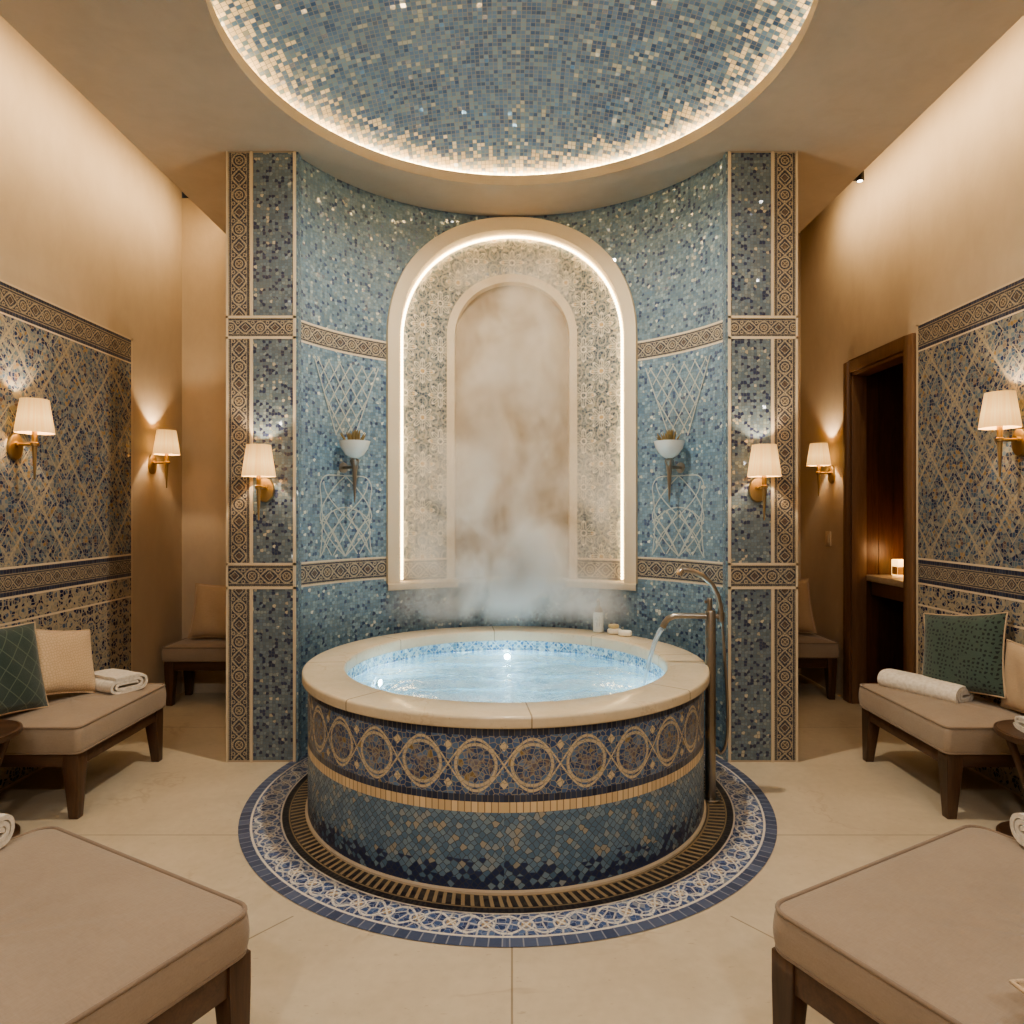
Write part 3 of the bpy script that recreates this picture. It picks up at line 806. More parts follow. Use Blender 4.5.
# patterned panel at the back of the niche, between the two arches
RI2, SI2 = 0.471, 2.69
b = MB()
A = arch_path(R_IN + 0.01, ZS, ZB); B_ = arch_path(RI2 - 0.01, SI2, ZB)
for k in range(len(A) - 1):
    a0, a1, c0, c1 = A[k], A[k + 1], B_[k], B_[k + 1]
    K = 4
    for j in range(K):
        q = []
        for (s0, s1), t in (((a0, c0), j / K), ((a0, c0), (j + 1) / K), ((a1, c1), (j + 1) / K), ((a1, c1), j / K)):
            q.append((s0[0] + (s1[0] - s0[0]) * t, s0[1] + (s1[1] - s0[1]) * t))
        b.quad([cyl(*p, 0.10) for p in q], 0, q)
for sg in (-1, 1):                       # band at the foot
    for i in range(6):
        ua, ub = [sg * (RI2 + (R_IN - RI2) * t / 6) for t in (i, i + 1)]
        if sg < 0: ua, ub = ub, ua
        w = 0.14; b.quad([cyl(ua, ZB, 0.097), cyl(ub, ZB, 0.097), cyl(ub, ZB + w, 0.097), cyl(ua, ZB + w, 0.097)], 1, [(ua / w, -.5), (ub / w, -.5), (ub / w, .5), (ua / w, .5)])
        b.quad([cyl(ua, ZB + w, 0.096), cyl(ub, ZB + w, 0.096), cyl(ub, ZB + w + 0.012, 0.096), cyl(ua, ZB + w + 0.012, 0.096)], 2)
b.build('patterned_panel', [m_niche, m_border, m_trim], wb, smooth=50)
b = MB(); arch_frame(b, RI2, SI2, 0.414, SI2, ZB, 0.075, 0.16); b.build('inner_arch', m_trim, wb, smooth=50)
b = MB(); P = arch_path(0.42, SI2, ZB)
for k in range(len(P) // 2):
    a0, a1, c0, c1 = P[k], P[k + 1], P[-1 - k], P[-2 - k]
    for j in range(8):
        f = lambda s0, s1, t: (s0[0] + (s1[0] - s0[0]) * t, s0[1] + (s1[1] - s0[1]) * t)
        b.quad([cyl(*f(a0, c0, j / 8), 0.155), cyl(*f(a0, c0, (j + 1) / 8), 0.155), cyl(*f(a1, c1, (j + 1) / 8), 0.155), cyl(*f(a1, c1, j / 8), 0.155)])
b.build('plaster_panel', m_inner, wb, smooth=50)
# beaded light strip round the niche
b = MB(); P = arch_path(R_IN - 0.012, ZS, ZB + 0.01, 110, 76)
for k in range(len(P) - 1):
    (ua, za), (ub, zc) = P[k], P[k + 1]
    b.tube([cyl(ua, za, 0.085), cyl((ua + ub) / 2, (za + zc) / 2, 0.085), cyl(ub, zc, 0.085)], [0.004, 0.0105, 0.004], 6, cap=False)
b.build('light_strip', m_led_niche, wb, smooth=60)
# sills
def sill(u0, u1, zt, zb, d0, d1):
    b = MB(); n = 16
    pr = [(d1, zb), (d0, zb), (d0 - 0.006, zb + 0.01), (d0 - 0.006, zt - 0.006), (d0, zt), (d1, zt)]
    for i in range(n):
        ua, ub = u0 + (u1 - u0) * i / n, u0 + (u1 - u0) * (i + 1) / n
        for (da, za), (dc, zc) in zip(pr[:-1], pr[1:]):
            b.quad([cyl(ua, za, da), cyl(ub, za, da), cyl(ub, zc, dc), cyl(ua, zc, dc)])
    for u in (u0, u1): b.quad([cyl(u, zb, d1), cyl(u, zb, d0 - 0.006), cyl(u, zt, d0 - 0.006), cyl(u, zt, d1)])
    b.build('sill', m_trim, wb, smooth=40)
sill(-0.915, -0.395, ZB, ZB - 0.045, -0.05, 0.16); sill(0.395, 0.915, ZB, ZB - 0.045, -0.05, 0.16); sill(-0.395, 0.395, ZB + 0.004, ZB - 0.02, 0.0, 0.16)

# piers
def pier(sg, name, yb):
    b = MB()
    x0, x1 = sorted((sg * PX0, sg * PX1))
    b.box(x0, x1, PY, yb, 0, ZC, 3)
    y = PY - 0.004
    def q(xa, xb, z0, z1, m, mode):
        xa, xb = sorted((sg * xa, sg * xb)); p = [(xa, y, z0), (xb, y, z0), (xb, y, z1), (xa, y, z1)]
        if mode == 'v': w = xb - xa; uv = [(z0 / w, .5), (z0 / w, -.5), (z1 / w, -.5), (z1 / w, .5)]
        elif mode == 'h': w = z1 - z0; uv = [(xa / w, -.5), (xb / w, -.5), (xb / w, .5), (xa / w, .5)]
        else: uv = [(xa, z0), (xb, z0), (xb, z1), (xa, z1)]
        b.quad(p, m, uv)
    for z0, z1 in ((0.012, 1.003), (1.155, 2.453), (2.587, ZC - 0.008)):
        q(1.270, 1.500, z0, z1, 0, 'f'); q(1.520, 1.643, z0, z1, 1, 'v')
    for z0, z1 in ((1.017, 1.141), (2.467, 2.573)):
        q(1.270, 1.643, z0, z1, 1, 'h')
    def bead(xa, xb, z0, z1):
        xa, xb = sorted((sg * xa, sg * xb)); b.box(xa, xb, PY - 0.008, PY, z0, z1, 2)
    bead(1.253, 1.268, 0, ZC); bead(1.645, 1.656, 0, ZC)
    for z in (1.003, 1.141, 2.453, 2.573): bead(1.253, 1.656, z, z + 0.014)
    for z0, z1 in ((0, 1.003), (1.155, 2.453), (2.587, ZC)): bead(1.502, 1.518, z0, z1)
    return b.build(name, [m_pier, m_border, m_trim, m_plaster], kind=S, smooth=0)
pier(-1, 'wall_pier_left', YB_L + 0.1); pier(1, 'wall_pier_right', YB_R + 0.1)

# ------------------------------------------------------------------ tub
tub = thing('round_tub', 'round soaking tub clad in blue mosaic with pale stone rim in the room\'s centre', 'tub', (TX, TY, 0))
b = MB()
prof = [(1.012, 0), (1.012, 0.012), (1.0, 0.016), (1.0, 0.309), (1.0, 0.349), (1.0, 0.376), (1.0, 0.601), (1.0, 0.628), (1.0, 0.634)]
b.lathe(prof, 128, mats=[4, 4, 0, 3, 2, 1, 2, 2], R=1.0)
for k, (f, m) in enumerate(zip(b.f, b.m)):     # centre the medallion band on its own middle line
    if m == 1: b.uv[k] = [(u, v - 0.4885) for u, v in b.uv[k]]
b.build('body', [m_scale, m_medal, m_rowdark, m_rowcream, m_trim], tub, smooth=40)
b = MB()
pr = [(0.824, 0.60), (0.824, 0.672), (0.828, 0.679), (0.836, 0.682), (1.015, 0.682), (1.022, 0.680), (1.0265, 0.676), (1.028, 0.669), (1.028, 0.643), (1.026, 0.637), (1.020, 0.633), (1.0, 0.632)]
b.lathe(pr[::-1], 160); b.build('rim', m_rim, tub, smooth=50)
b = MB(); b.lathe([(0.822, 0.16), (0.822, 0.62)][::-1], 128, R=0.822, m=0); b.disc(0.822, 0.16, 96, m=1)
b.build('basin', [m_basin, plain('basin_floor', rgb(176, 216, 228), 0.4)], tub, smooth=40)
for k, a in enumerate((-2.0, PI, 1.5, 0.1)):
    b = MB(); b.lathe([(0.0, 0.012), (0.022, 0.012), (0.028, 0.006), (0.03, 0.0)], 20, mats=[1, 0, 0])
    f = b.build('underwater_light', [m_chrome, m_uwlens], tub, loc=(0.812 * math.sin(a), -0.812 * math.cos(a), 0.47 if k == 0 else 0.52))
    f.rotation_euler = Vector((-math.sin(a), math.cos(a), 0)).to_track_quat('Z', 'Y').to_euler()
    lamp('underwater_lamp', 'POINT', (0.66 * math.sin(a), -0.66 * math.cos(a), 0.38), 7, (0.92, 0.98, 1.0), tub, shadow_soft_size=0.05)

b = MB(); n = 40
b.grid(lambda u, v: (0.8205 * v * math.sin(2 * PI * u), -0.8205 * v * math.cos(2 * PI * u),
       0.006 * math.sin(9 * v + 3 * math.sin(2 * PI * u)) * (1 - v ** 6) + 0.004 * math.sin(17 * v * math.cos(2 * PI * u) + 2)), 128, n, wrap=True)
w = b.build('bath_water', m_water, loc=(TX, TY, 0.559), smooth=180, weld=False)
tag(w, 'clear rippling blue water filling the round mosaic tub', 'water')

# ------------------------------------------------------------------ tub filler
FX, FY = 1.0, 3.44
fa = thing('bath_faucet', 'tall freestanding brushed metal tub faucet beside the round tub', 'faucet', (FX, FY, 0))
b = MB(); b.lathe([(0.0, 0.014), (0.048, 0.014), (0.052, 0.010), (0.052, 0.0)][::-1], 32); b.build('base', m_nickel, fa)
b = MB(); b.lathe([(0.026, 0.012), (0.026, 0.945), (0.022, 0.955), (0.0, 0.955)], 32); b.build('column', m_nickel, fa)
b = MB()
sp = [(0.0, 0, 0.925), (-0.06, 0.008, 0.925), (-0.13, 0.02, 0.925), (-0.175, 0.028, 0.922), (-0.205, 0.034, 0.908), (-0.222, 0.038, 0.885), (-0.232, 0.041, 0.862)]
b.tube(sp, [0.014, 0.014, 0.0145, 0.015, 0.0155, 0.0155, 0.016], 16); b.build('spout', m_nickel, fa, smooth=50)
b = MB(); b.lathe([(0.013, 0.95), (0.013, 1.01), (0.011, 1.016), (0.0, 1.016)], 20, c=(-0.005, 0, 0)); b.box(-0.030, -0.005, -0.007, 0.007, 0.992, 1.004); b.build('lever', m_nickel, fa)
b = MB(); b.tube([(0.015, 0, 0.925), (0.05, 0, 0.925), (0.058, 0, 0.925)], 0.012, 12); b.lathe([(0.018, 0.90), (0.019, 0.945), (0.014, 0.945)], 20, c=(0.052, 0, 0)); b.build('holder', m_nickel, fa)
b = MB()
ws = [(0.052, 0, 0.93), (0.050, 0, 0.97), (0.036, 0.0, 1.03), (0.008, 0.0, 1.085), (-0.035, 0.005, 1.125), (-0.09, 0.01, 1.152), (-0.125, 0.014, 1.160), (-0.143, 0.016, 1.158)]
b.tube(ws, [0.014, 0.014, 0.0135, 0.013, 0.013, 0.014, 0.016, 0.016], 14)
hs = b.build('hand_shower', m_nickel, fa, smooth=50)
b = MB(); b.tube([(-0.138, 0.016, 1.164), (-0.15, 0.017, 1.145), (-0.156, 0.018, 1.132)], [0.017, 0.021, 0.021], 18); b.build('spray_head', m_chrome, hs)
b = MB(); hp = [(0.058, 0, 0.91)]
for t in range(1, 25):
    k = t / 24; z = 0.91 - 0.68 * math.sin(PI / 2 * min(k * 1.25, 1.0)) if k < 0.8 else 0.23 + 0.03 * math.sin((k - 0.8) / 0.2 * PI)
    hp.append((0.058 + 0.030 * math.sin(PI * min(k, 0.8) / 0.8 * 0.9) - (0.055 * ((k - 0.45) / 0.55) ** 2 if k > 0.45 else 0), 0.004, z))
b.tube(hp, 0.0075, 8); b.build('hose', m_nickel, fa, smooth=60)

b = MB(); st = []
for k in range(15):
    t = k / 14; st.append((-0.235 - 0.085 * t, 0.042 + 0.03 * t, 0.855 - 0.295 * (0.35 * t + 0.65 * t * t)))
b.tube(st, [0.013 - 0.003 * (k / 14) for k in range(15)], 12)
w = b.build('falling_water', m_stream, loc=(FX, FY, 0), smooth=60); tag(w, 'thin stream of water pouring from the faucet spout into the tub', 'water stream')

# ------------------------------------------------------------------ things on the rim
ZR = 0.683
r = thing('soap_bottle', 'slim white soap bottle with beige pump cap on the tub rim', 'bottle', (0.552, 4.37, ZR))
b = MB(); b.lathe([(0.0, 0.0), (0.030, 0.0), (0.034, 0.004), (0.034, 0.122), (0.031, 0.128), (0.018, 0.130), (0.0, 0.130)], 32); bo = b.build('body', m_ceramic, r)
b = MB()           # small upright lettering on the front of the bottle
def strokes(ch, ox, oz, h, w):
    G = {'upper': [(0, .2, 0, 1), (0, 1, 1, 1), (1, 1, 1, 0), (.35, .5, 1, .5), (.35, 0, .35, .5), (.35, 0, 1, 0)], 'lower': [(0, 1, 1, 1), (.3, 1, .3, 0), (1, 1, 1, .1), (.3, .55, 1, .55), (0, .1, 1, .1)]}
    for x0, z0, x1, z1 in G[ch]:
        xa, xb = sorted((ox + x0 * w, ox + x1 * w)); za, zb = sorted((oz + z0 * h, oz + z1 * h)); t = 0.0012
        pts = [(xa - t, za - t), (xb + t, za - t), (xb + t, zb + t), (xa - t, zb + t)]
        b.quad([(x, -math.sqrt(max(0.0346 ** 2 - x * x, 0)), z) for x, z in pts])
for k, ch in enumerate(('upper', 'lower')): strokes(ch, -0.018, 0.074 - k * 0.036, 0.028, 0.020)
b.build('lettering', m_letter, bo)
b = MB(); b.lathe([(0.030, 0.127), (0.030, 0.132), (0.024, 0.150), (0.016, 0.164), (0.012, 0.170), (0.011, 0.196), (0.010, 0.198), (0.010, 0.208), (0.0, 0.209)], 24); b.tube([(0, 0, 0.203), (-0.004, -0.018, 0.203), (-0.006, -0.028, 0.199)], 0.005, 8); b.build('pump_cap', m_pumpcap, r)
def bar(name, label, loc, rot, sx, sy, sz, mat, cat):
    b = MB()
    def f(u, v):
        a = 2 * PI * u; p = -PI / 2 + PI * v; e = 0.55
        sp = lambda t: math.copysign(abs(t) ** e, t)
        return (sx * sp(math.cos(p)) * sp(math.cos(a)), sy * sp(math.cos(p)) * sp(math.sin(a)), sz + sz * sp(math.sin(p)))
    b.grid(f, 32, 16, wrap=True); o = b.build(name, mat, loc=loc, smooth=60); o.rotation_euler = (0, 0, rot); tag(o, label, cat); return o
bar('soap_bar', 'oblong white soap bar, the front one of two on the tub rim', (0.70, 4.225, ZR), -0.35, 0.042, 0.026, 0.018, m_soap, 'soap')
bar('soap_bar', 'rounded white soap bar under the cream sponge on the tub rim', (0.645, 4.295, ZR), 0.2, 0.044, 0.028, 0.018, m_soap, 'soap')
bar('bath_sponge', 'small cream sponge lying on top of a white soap bar', (0.640, 4.295, ZR + 0.0362), 0.3, 0.032, 0.022, 0.013, m_sponge, 'sponge')

# ------------------------------------------------------------------ wall bowls with dried plants
def wall_bowl():
    t = thing('bowl_planter', 'x', 'planter', group='bowl planters beside the niche')
    b = MB(); b.lathe([(0.0, -0.02), (0.02, -0.018), (0.055, 0.005), (0.082, 0.045), (0.096, 0.09), (0.091, 0.09), (0.076, 0.05), (0.05, 0.025), (0.0, 0.02)], 36, c=(0, -0.115, 0)); b.build('bowl', m_ceramic, t)
    b = MB()
    b.lathe([(0.0, -0.30), (0.005, -0.28), (0.013, -0.12), (0.019, -0.06), (0.024, -0.05), (0.030, -0.03), (0.022, -0.018)], 20, c=(0, -0.115, 0))
    b.tube([(0, -0.004, -0.07), (0, -0.115, -0.07)], 0.011, 10); b.lathe([(0.034, 0), (0.034, 0.006), (0.0, 0.008)], 20)
    k0 = len(b.v) - 20 * 3
    for k in range(k0, len(b.v)):
        x, y, z = b.v[k]; b.v[k] = (x, -z, -0.07 + y)
    b.build('bracket', m_nickel, t)
    b = MB(); rnd = random.Random(3)
    for k in range(46):
        a = rnd.uniform(0, 2 * PI); q = rnd.uniform(0, 0.07); h = rnd.uniform(0.045, 0.085) * (1 - q * 4); s = rnd.uniform(0.1, 0.5)
        x, y = q * math.sin(a), q * math.cos(a)
        p0 = Vector((x * 0.6, -0.115 + y * 0.6, 0.05)); p2 = Vector((x * 1.25, -0.115 + y * 1.25, 0.085 + h)); p1 = (p0 + p2) / 2 + Vector((0, 0, 0.01))
        b.tube([p0, p1, p2], [0.003, 0.006, 0.0015], 5)
    b.build('dried_plant', m_dry, t); return t
wbowl = wall_bowl()
def bowl_at(o, u, z, label):
    a = u / AR; p = cyl(u, z, 0.0); place(o, p, (0, 0, -a), label)
wb2 = dup(wbowl)
ZP = 1.80
bowl_at(wbowl, -1.225, ZP, 'white wall bowl of dried sprigs left of the niche'); bowl_at(wb2, 1.225, ZP, 'white wall bowl of dried sprigs right of the niche, above the faucet')

# ------------------------------------------------------------------ sconces
def make_sconce():
    t = thing('sconce', 'x', 'wall lamp', group='brass wall lamps')
    b = MB(); prof = [(1.0, 0.0), (1.0, 0.010), (0.93, 0.017), (0.0, 0.020)]; ids = []
    for i in range(36):
        a = 2 * PI * i / 36; ids.append([b.vert((0.052 * q * math.cos(a), -d, 0.072 * q * math.sin(a))) for q, d in prof])
    for i in range(36):
        A, B_ = ids[i], ids[(i + 1) % 36]
        for j in range(3): b.face([A[j], B_[j], B_[j + 1], A[j + 1]])
    b.build('backplate', m_brass, t)
    b = MB(); b.tube([(0, -0.015, 0.012), (0, -0.11, 0.012), (0, -0.132, 0.012)], 0.0085, 12); b.tube([(0, -0.015, 0.012), (0, -0.03, 0.012)], 0.016, 14); b.build('arm', m_brass, t)
    b = MB(); b.lathe([(0.0, -0.175), (0.004, -0.172), (0.009, -0.06), (0.012, 0.0), (0.020, 0.004), (0.020, 0.020), (0.013, 0.024), (0.013, 0.085), (0.010, 0.088), (0.0, 0.088)], 20, c=(0, -0.11, 0)); b.build('stem', m_brass, t)
    b = MB(); b.lathe([(0.092, 0.072), (0.066, 0.25), (0.064, 0.25), (0.090, 0.072)], 48, c=(0, -0.0, 0)); s = b.build('shade', m_shade, t, loc=(0, -0.11, 0))
    b = MB(); b.lathe([(0.0, 0.09), (0.012, 0.095), (0.022, 0.125), (0.018, 0.15), (0.0, 0.16)], 16); b.build('bulb', m_lens, s)
    lamp('sconce_lamp', 'POINT', (0, 0, 0.178), 7.5, WARM2, s, shadow_soft_size=0.012)
    return t
sc = make_sconce()
rows_ = [((XL + 0.012, 3.615, 1.796), PI / 2, 'brass wall lamp with pleated shade on the mosaic panel of the left wall'),
         ((XL, 5.02, 1.80), PI / 2, 'brass wall lamp on bare plaster between left mosaic panel and the alcove'),
         ((-1.427, PY - 0.004, 1.578), 0, 'brass wall lamp on the left mosaic pier, above the left end of the tub'),
         ((1.421, PY - 0.004, 1.578), 0, 'brass wall lamp on the right mosaic pier, above the faucet'),
         ((XR, 5.37 * KR, 1.752), -PI / 2, 'brass wall lamp on bare plaster just beyond the wooden doorway'),
         ((XR - 0.012, 3.36 * KR, 1.802), -PI / 2, 'brass wall lamp on the mosaic panel of the right wall, near the doorway')]
for k, (p, rz, lb) in enumerate(rows_):
    o = sc if k == 0 else dup(sc)
    rows_[k] = (o, p, rz, lb)
for o, p, rz, lb in rows_: place(o, p, rz, lb)

# ------------------------------------------------------------------ upholstered seats
def rr(w, d, r, n=6):
    """rounded rectangle, half sizes w, d"""
    pts = []
    for cx, cy, a0 in ((w - r, -d + r, -PI / 2), (w - r, d - r, 0), (-w + r, d - r, PI / 2), (-w + r, -d + r, PI)):
        for k in range(n + 1):
            a = a0 + PI / 2 * k / n; pts.append((cx + r * math.cos(a), cy + r * math.sin(a)))
    return pts
def sub_loop(pts, m):
    out = []
    for k in range(len(pts)):
        p, q = pts[k], pts[(k + 1) % len(pts)]; L = math.hypot(q[0] - p[0], q[1] - p[1]); c = max(1, int(L / m))
        for j in range(c): out.append((p[0] + (q[0] - p[0]) * j / c, p[1] + (q[1] - p[1]) * j / c))
    return out
def seat_mesh(w, d, r, z0, z1, crown=0.02, puff=0.004):
    b = MB(); base = sub_loop(rr(w, d, r), 0.06); n = len(base)
    levels = [(0.02, z0), (0.004, z0 + 0.006)] + [(-puff * math.sin(PI * k / 6), z0 + 0.012 + (z1 - z0 - 0.03) * k / 6) for k in range(7)] + [(0.006, z1 - 0.008), (0.016, z1 - 0.002)]
    rings = []
    def ring(ins, z):
        fx, fy = (w - ins) / w, (d - ins) / d
        return [b.vert((x * fx, y * fy, z)) for x, y in base]
    for ins, z in levels: rings.append(ring(ins, z))
    for k in range(1, 9):
        t = k / 9; f = 1 - t
        zz = z1 + crown * (1 - f ** 4)
        rings.append([b.vert((x * f * (w - 0.016) / w, y * f * (d - 0.016) / d, zz + 0.0015 * math.sin(x * 23 + y * 17))) for x, y in base])
    for A, B_ in zip(rings[:-1], rings[1:]):
        for k in range(n): b.face([A[k], A[(k + 1) % n], B_[(k + 1) % n], B_[k]])
    c = b.vert((0, 0, z1 + crown)); 
    for k in range(n): b.face([rings[-1][k], rings[-1][(k + 1) % n], c])
    b.face(rings[0][::-1])
    return b
def piping_mesh(w, d, r, zs, rad=0.006):
    b = MB(); base = sub_loop(rr(w - 0.004, d - 0.004, r), 0.08)
    for z in zs: b.tube([(x, y, z) for x, y in base], rad, 8, closed=True)
    return b
def upholstered(t, w, d, r, z0, z1, apron, leg_top, leg_bot, inset=0.015, crown=0.02, splay=0.01, fab=m_taupe):
    s = seat_mesh(w, d, r, z0, z1, crown).build('seat', fab, t, smooth=60)
    piping_mesh(w, d, r, (z1 - 0.006, z0 + 0.006)).build('piping', m_piping, s, smooth=80)
    b = MB(); ww, dd = w - inset, d - inset; th = 0.03
    b.box(-ww + leg_top, ww - leg_top, -dd + 0.006, -dd + 0.006 + th, z0 - apron, z0); b.box(-ww + leg_top, ww - leg_top, dd - 0.006 - th, dd - 0.006, z0 - apron, z0)
    b.box(-ww + 0.006, -ww + 0.006 + th, -dd + leg_top, dd - leg_top, z0 - apron, z0); b.box(ww - 0.006 - th, ww - 0.006, -dd + leg_top, dd - leg_top, z0 - apron, z0)
    b.box(-ww + 0.03, ww - 0.03, -dd + 0.03, dd - 0.03, z0 - 0.02, z0 - 0.001)
    b.build('frame', m_wood_x, t, bevel=0.003)
    for sx in (-1, 1):
        for sy in (-1, 1):
            b = MB(); h0, h1 = leg_top / 2, leg_bot / 2; cx, cy = sx * (ww - h0), sy * (dd - h0)
            bx, by = sx * (ww - h1 - splay), sy * (dd - h1 - splay)
            b.frustum((bx, by, 0), h1, (cx, cy, z0 - apron), h0); b.frustum((cx, cy, z0 - apron), h0, (cx, cy, z0), h0)
            b.build('leg', m_wood, t, bevel=0.003)
# two low seats along the side walls
YS, DS = 3.61, 0.41
sL = thing('bench', 'taupe upholstered bench by left wall, with green pillow, beige pillow and folded towel', 'bench', (-2.335, YS, 0)); upholstered(sL, 0.305, DS, 0.03, 0.31, 0.442, 0.066, 0.074, 0.044, splay=0.003)
sR = thing('bench', 'taupe upholstered bench beside the doorway, with green pillow and rolled towel', 'bench', (2.298, YS, 0)); upholstered(sR, 0.262, DS, 0.03, 0.31, 0.442, 0.066, 0.074, 0.044, splay=0.003)
# benches in the alcoves
aL = thing('bench', 'beige bench against the back wall of the left alcove, half behind the pier', 'bench', (-2.14, 5.27, 0)); upholstered(aL, 0.47, 0.195, 0.025, 0.335, 0.445, 0.07, 0.072, 0.045, fab=m_taupe)
aR = thing('bench', 'beige bench in the right alcove beyond the doorway, half behind the pier', 'bench', (2.10, 5.64, 0)); upholstered(aR, 0.42, 0.395, 0.025, 0.325, 0.445, 0.08, 0.072, 0.045, fab=m_taupe)
# ottomans in the foreground
OC = (-1.294, 1.545)
for sg, lb in ((-1, 'large taupe ottoman in the left front corner, nearest the viewer'), (1, 'large taupe ottoman in the right front corner, nearest the viewer')):
    t = thing('ottoman', lb, 'ottoman', (sg * 1.326, 1.577 + (0.01 if sg > 0 else 0), 0), (0, 0, sg * math.radians(29)))
    upholstered(t, 0.488, 0.488, 0.05, 0.318, 0.43, 0.085, 0.066, 0.045, inset=0.008, crown=0.016, splay=0.004)

# ------------------------------------------------------------------ pillows
def pillow(name, label, size, thick, mat, loc, tilt, yaw, roll=0.0, back=None, pinch=0.07, cat='pillow', group=None, pipe=None, sag=0.0):
    """stands on its lower edge at loc; faces -Y before yaw, tilt leans it back"""
    t = thing(name, label, cat, loc, (0, 0, yaw), group)
    W, Hh = size[0] / 2, size[1] / 2; n = 20
    Mx = Matrix.Rotation(-tilt, 4, 'X') @ Matrix.Rotation(roll, 4, 'Y')
    def P(u, v, sd):
        x, y = 2 * u - 1, 2 * v - 1
        px = x * W * (1 - pinch * (1 - y * y) ) ; pz = y * Hh * (1 - pinch * (1 - x * x))
        th = thick / 2 * ((1 - x ** 4) * (1 - y ** 4)) ** 0.55
        th += 0.004 * math.sin(7 * x + 3 * y) * (1 - x * x) * (1 - y * y)
        return Vector((px, sd * th, pz))
    low = min((Mx @ P(u / n, v / n, s)).z for u in range(n + 1) for v in range(n + 1) for s in (-1, 1))
    off = Vector((0, 0, -low))
    f = lambda s: (lambda u, v: Mx @ P(u, v, s) + off)
    def mk(sides, nm, mt):
        b = MB()
        for s in sides: b.grid(f(s), n, n, flip=(s > 0))
        return b.build(nm, mt, t, smooth=80)
    if back: mk((-1,), 'front', mat); mk((1,), 'back', back)
    else: mk((-1, 1), 'cover', mat)
    b = MB(); pts = []
    for k in range(n): pts.append(f(1)(k / n, 0))
    for k in range(n): pts.append(f(1)(1, k / n))
    for k in range(n): pts.append(f(1)(1 - k / n, 1))
    for k in range(n): pts.append(f(1)(0, 1 - k / n))
    b.tube(pts, 0.0045, 6, closed=True); b.build('piping', pipe or back or mat, t, smooth=80)
    return t
ZSEAT = 0.459
pillow('pillow', 'textured beige pillow lying flat on the right ottoman', (0.30, 0.30), 0.11, m_beige_tex, (1.165, 1.235, 0.446), 1.48, math.radians(12))
pillow('pillow', 'dark green pillow with pale diamond lattice on the left bench', (0.48, 0.44), 0.13, m_green_lattice, (-2.475, 3.27, ZSEAT), 0.28, math.radians(76), roll=0.06, back=m_beige)
pillow('pillow', 'small textured beige pillow beside the folded towel on the left bench', (0.37, 0.36), 0.11, m_beige_tex, (-2.40, 3.64, ZSEAT - 0.004), 0.38, math.radians(74), roll=0.20)
pillow('pillow', 'dark green dotted pillow with beige back on the right bench', (0.46, 0.43), 0.12, m_green_dot, (2.405, 3.65, ZSEAT), 0.26, math.radians(-70), roll=-0.15, back=m_beige)
pillow('pillow', 'plain beige pillow behind the green dotted pillow on the right bench', (0.30, 0.34), 0.08, m_beige, (2.505, 3.31, ZSEAT), 0.08, math.radians(-86), roll=0.02)
pillow('pillow', 'plain beige pillow on the bench in the left alcove', (0.42, 0.42), 0.13, m_beige, (-2.27, 5.30, 0.464), 0.22, math.radians(4), roll=0.05)
pillow('pillow', 'plain beige pillow on the bench in the right alcove', (0.42, 0.44), 0.13, m_beige, (2.215, 5.52, 0.464), 0.26, math.radians(-4), roll=-0.05)

# ------------------------------------------------------------------ towels
def towel(name, label, loc, yaw, length, a, r0, turns, th, flat=1.0, grp=None):
    """rolled or folded towel: a spiral strip, stretched by a, swept along its length"""
    t = thing(name, label, 'towel', loc, (0, 0, yaw), grp)
    rmin = th * 0.55; rmax = r0 - th / 2
    turns = (rmax - rmin) / (th * 1.1 / flat); n = int(turns * 40); pts = []
    for k in range(n + 1):
        th_ = 2 * PI * turns * k / n; r = rmin + (rmax - rmin) * k / n
        c, s = math.cos(th_), math.sin(th_)
        pts.append((r * c + a * (0.6 + 0.4 * k / n) * math.tanh(3 * c), r * s * flat))
    last = pts[-1]
    outer, inner = [], []
    for k in range(n + 1):
        p, q = pts[max(k - 1, 0)], pts[min(k + 1, n)]; dx, dz = q[0] - p[0], q[1] - p[1]; L = math.hypot(dx, dz) or 1
        nx, nz = dz / L * th / 2, -dx / L * th / 2
        outer.append((pts[k][0] + nx, pts[k][1] + nz)); inner.append((pts[k][0] - nx, pts[k][1] - nz))
    poly = outer + inner[::-1]; zmin = min(z for x, z in poly); b = MB(); m = len(poly); K = 10
    rings = []
    for i in range(K + 1):
        y = -length / 2 + length * i / K; s = 1 - 0.03 * (abs(2 * i / K - 1) ** 6)
        rings.append([b.vert((x * s + 0.003 * math.sin(i * 1.3), y, (z - zmin) * s)) for x, z in poly])
    for A, B_ in zip(rings[:-1], rings[1:]):
        for k in range(m): b.face([A[k], B_[k], B_[(k + 1) % m], A[(k + 1) % m]])
    for R_, fl in ((rings[0], False), (rings[-1], True)):
        for k in range(n):
            q = [R_[k], R_[k + 1], R_[m - 2 - k], R_[m - 1 - k]]
            b.face(q[::-1] if fl else q)
    b.build('terry_cloth', m_towel, t, smooth=55, weld=False); return t
towel('folded_towel', 'white folded towel beside the beige pillow on the left bench', (-2.235, 3.83, ZSEAT - 0.004), math.radians(62), 0.27, 0.075, 0.052, 2.5, 0.0145)
towel('rolled_towel', 'long white towel roll lying on the right bench', (2.265, 3.75, ZSEAT - 0.006), math.radians(26), 0.44, 0.03, 0.062, 2.75, 0.0145, 0.9)

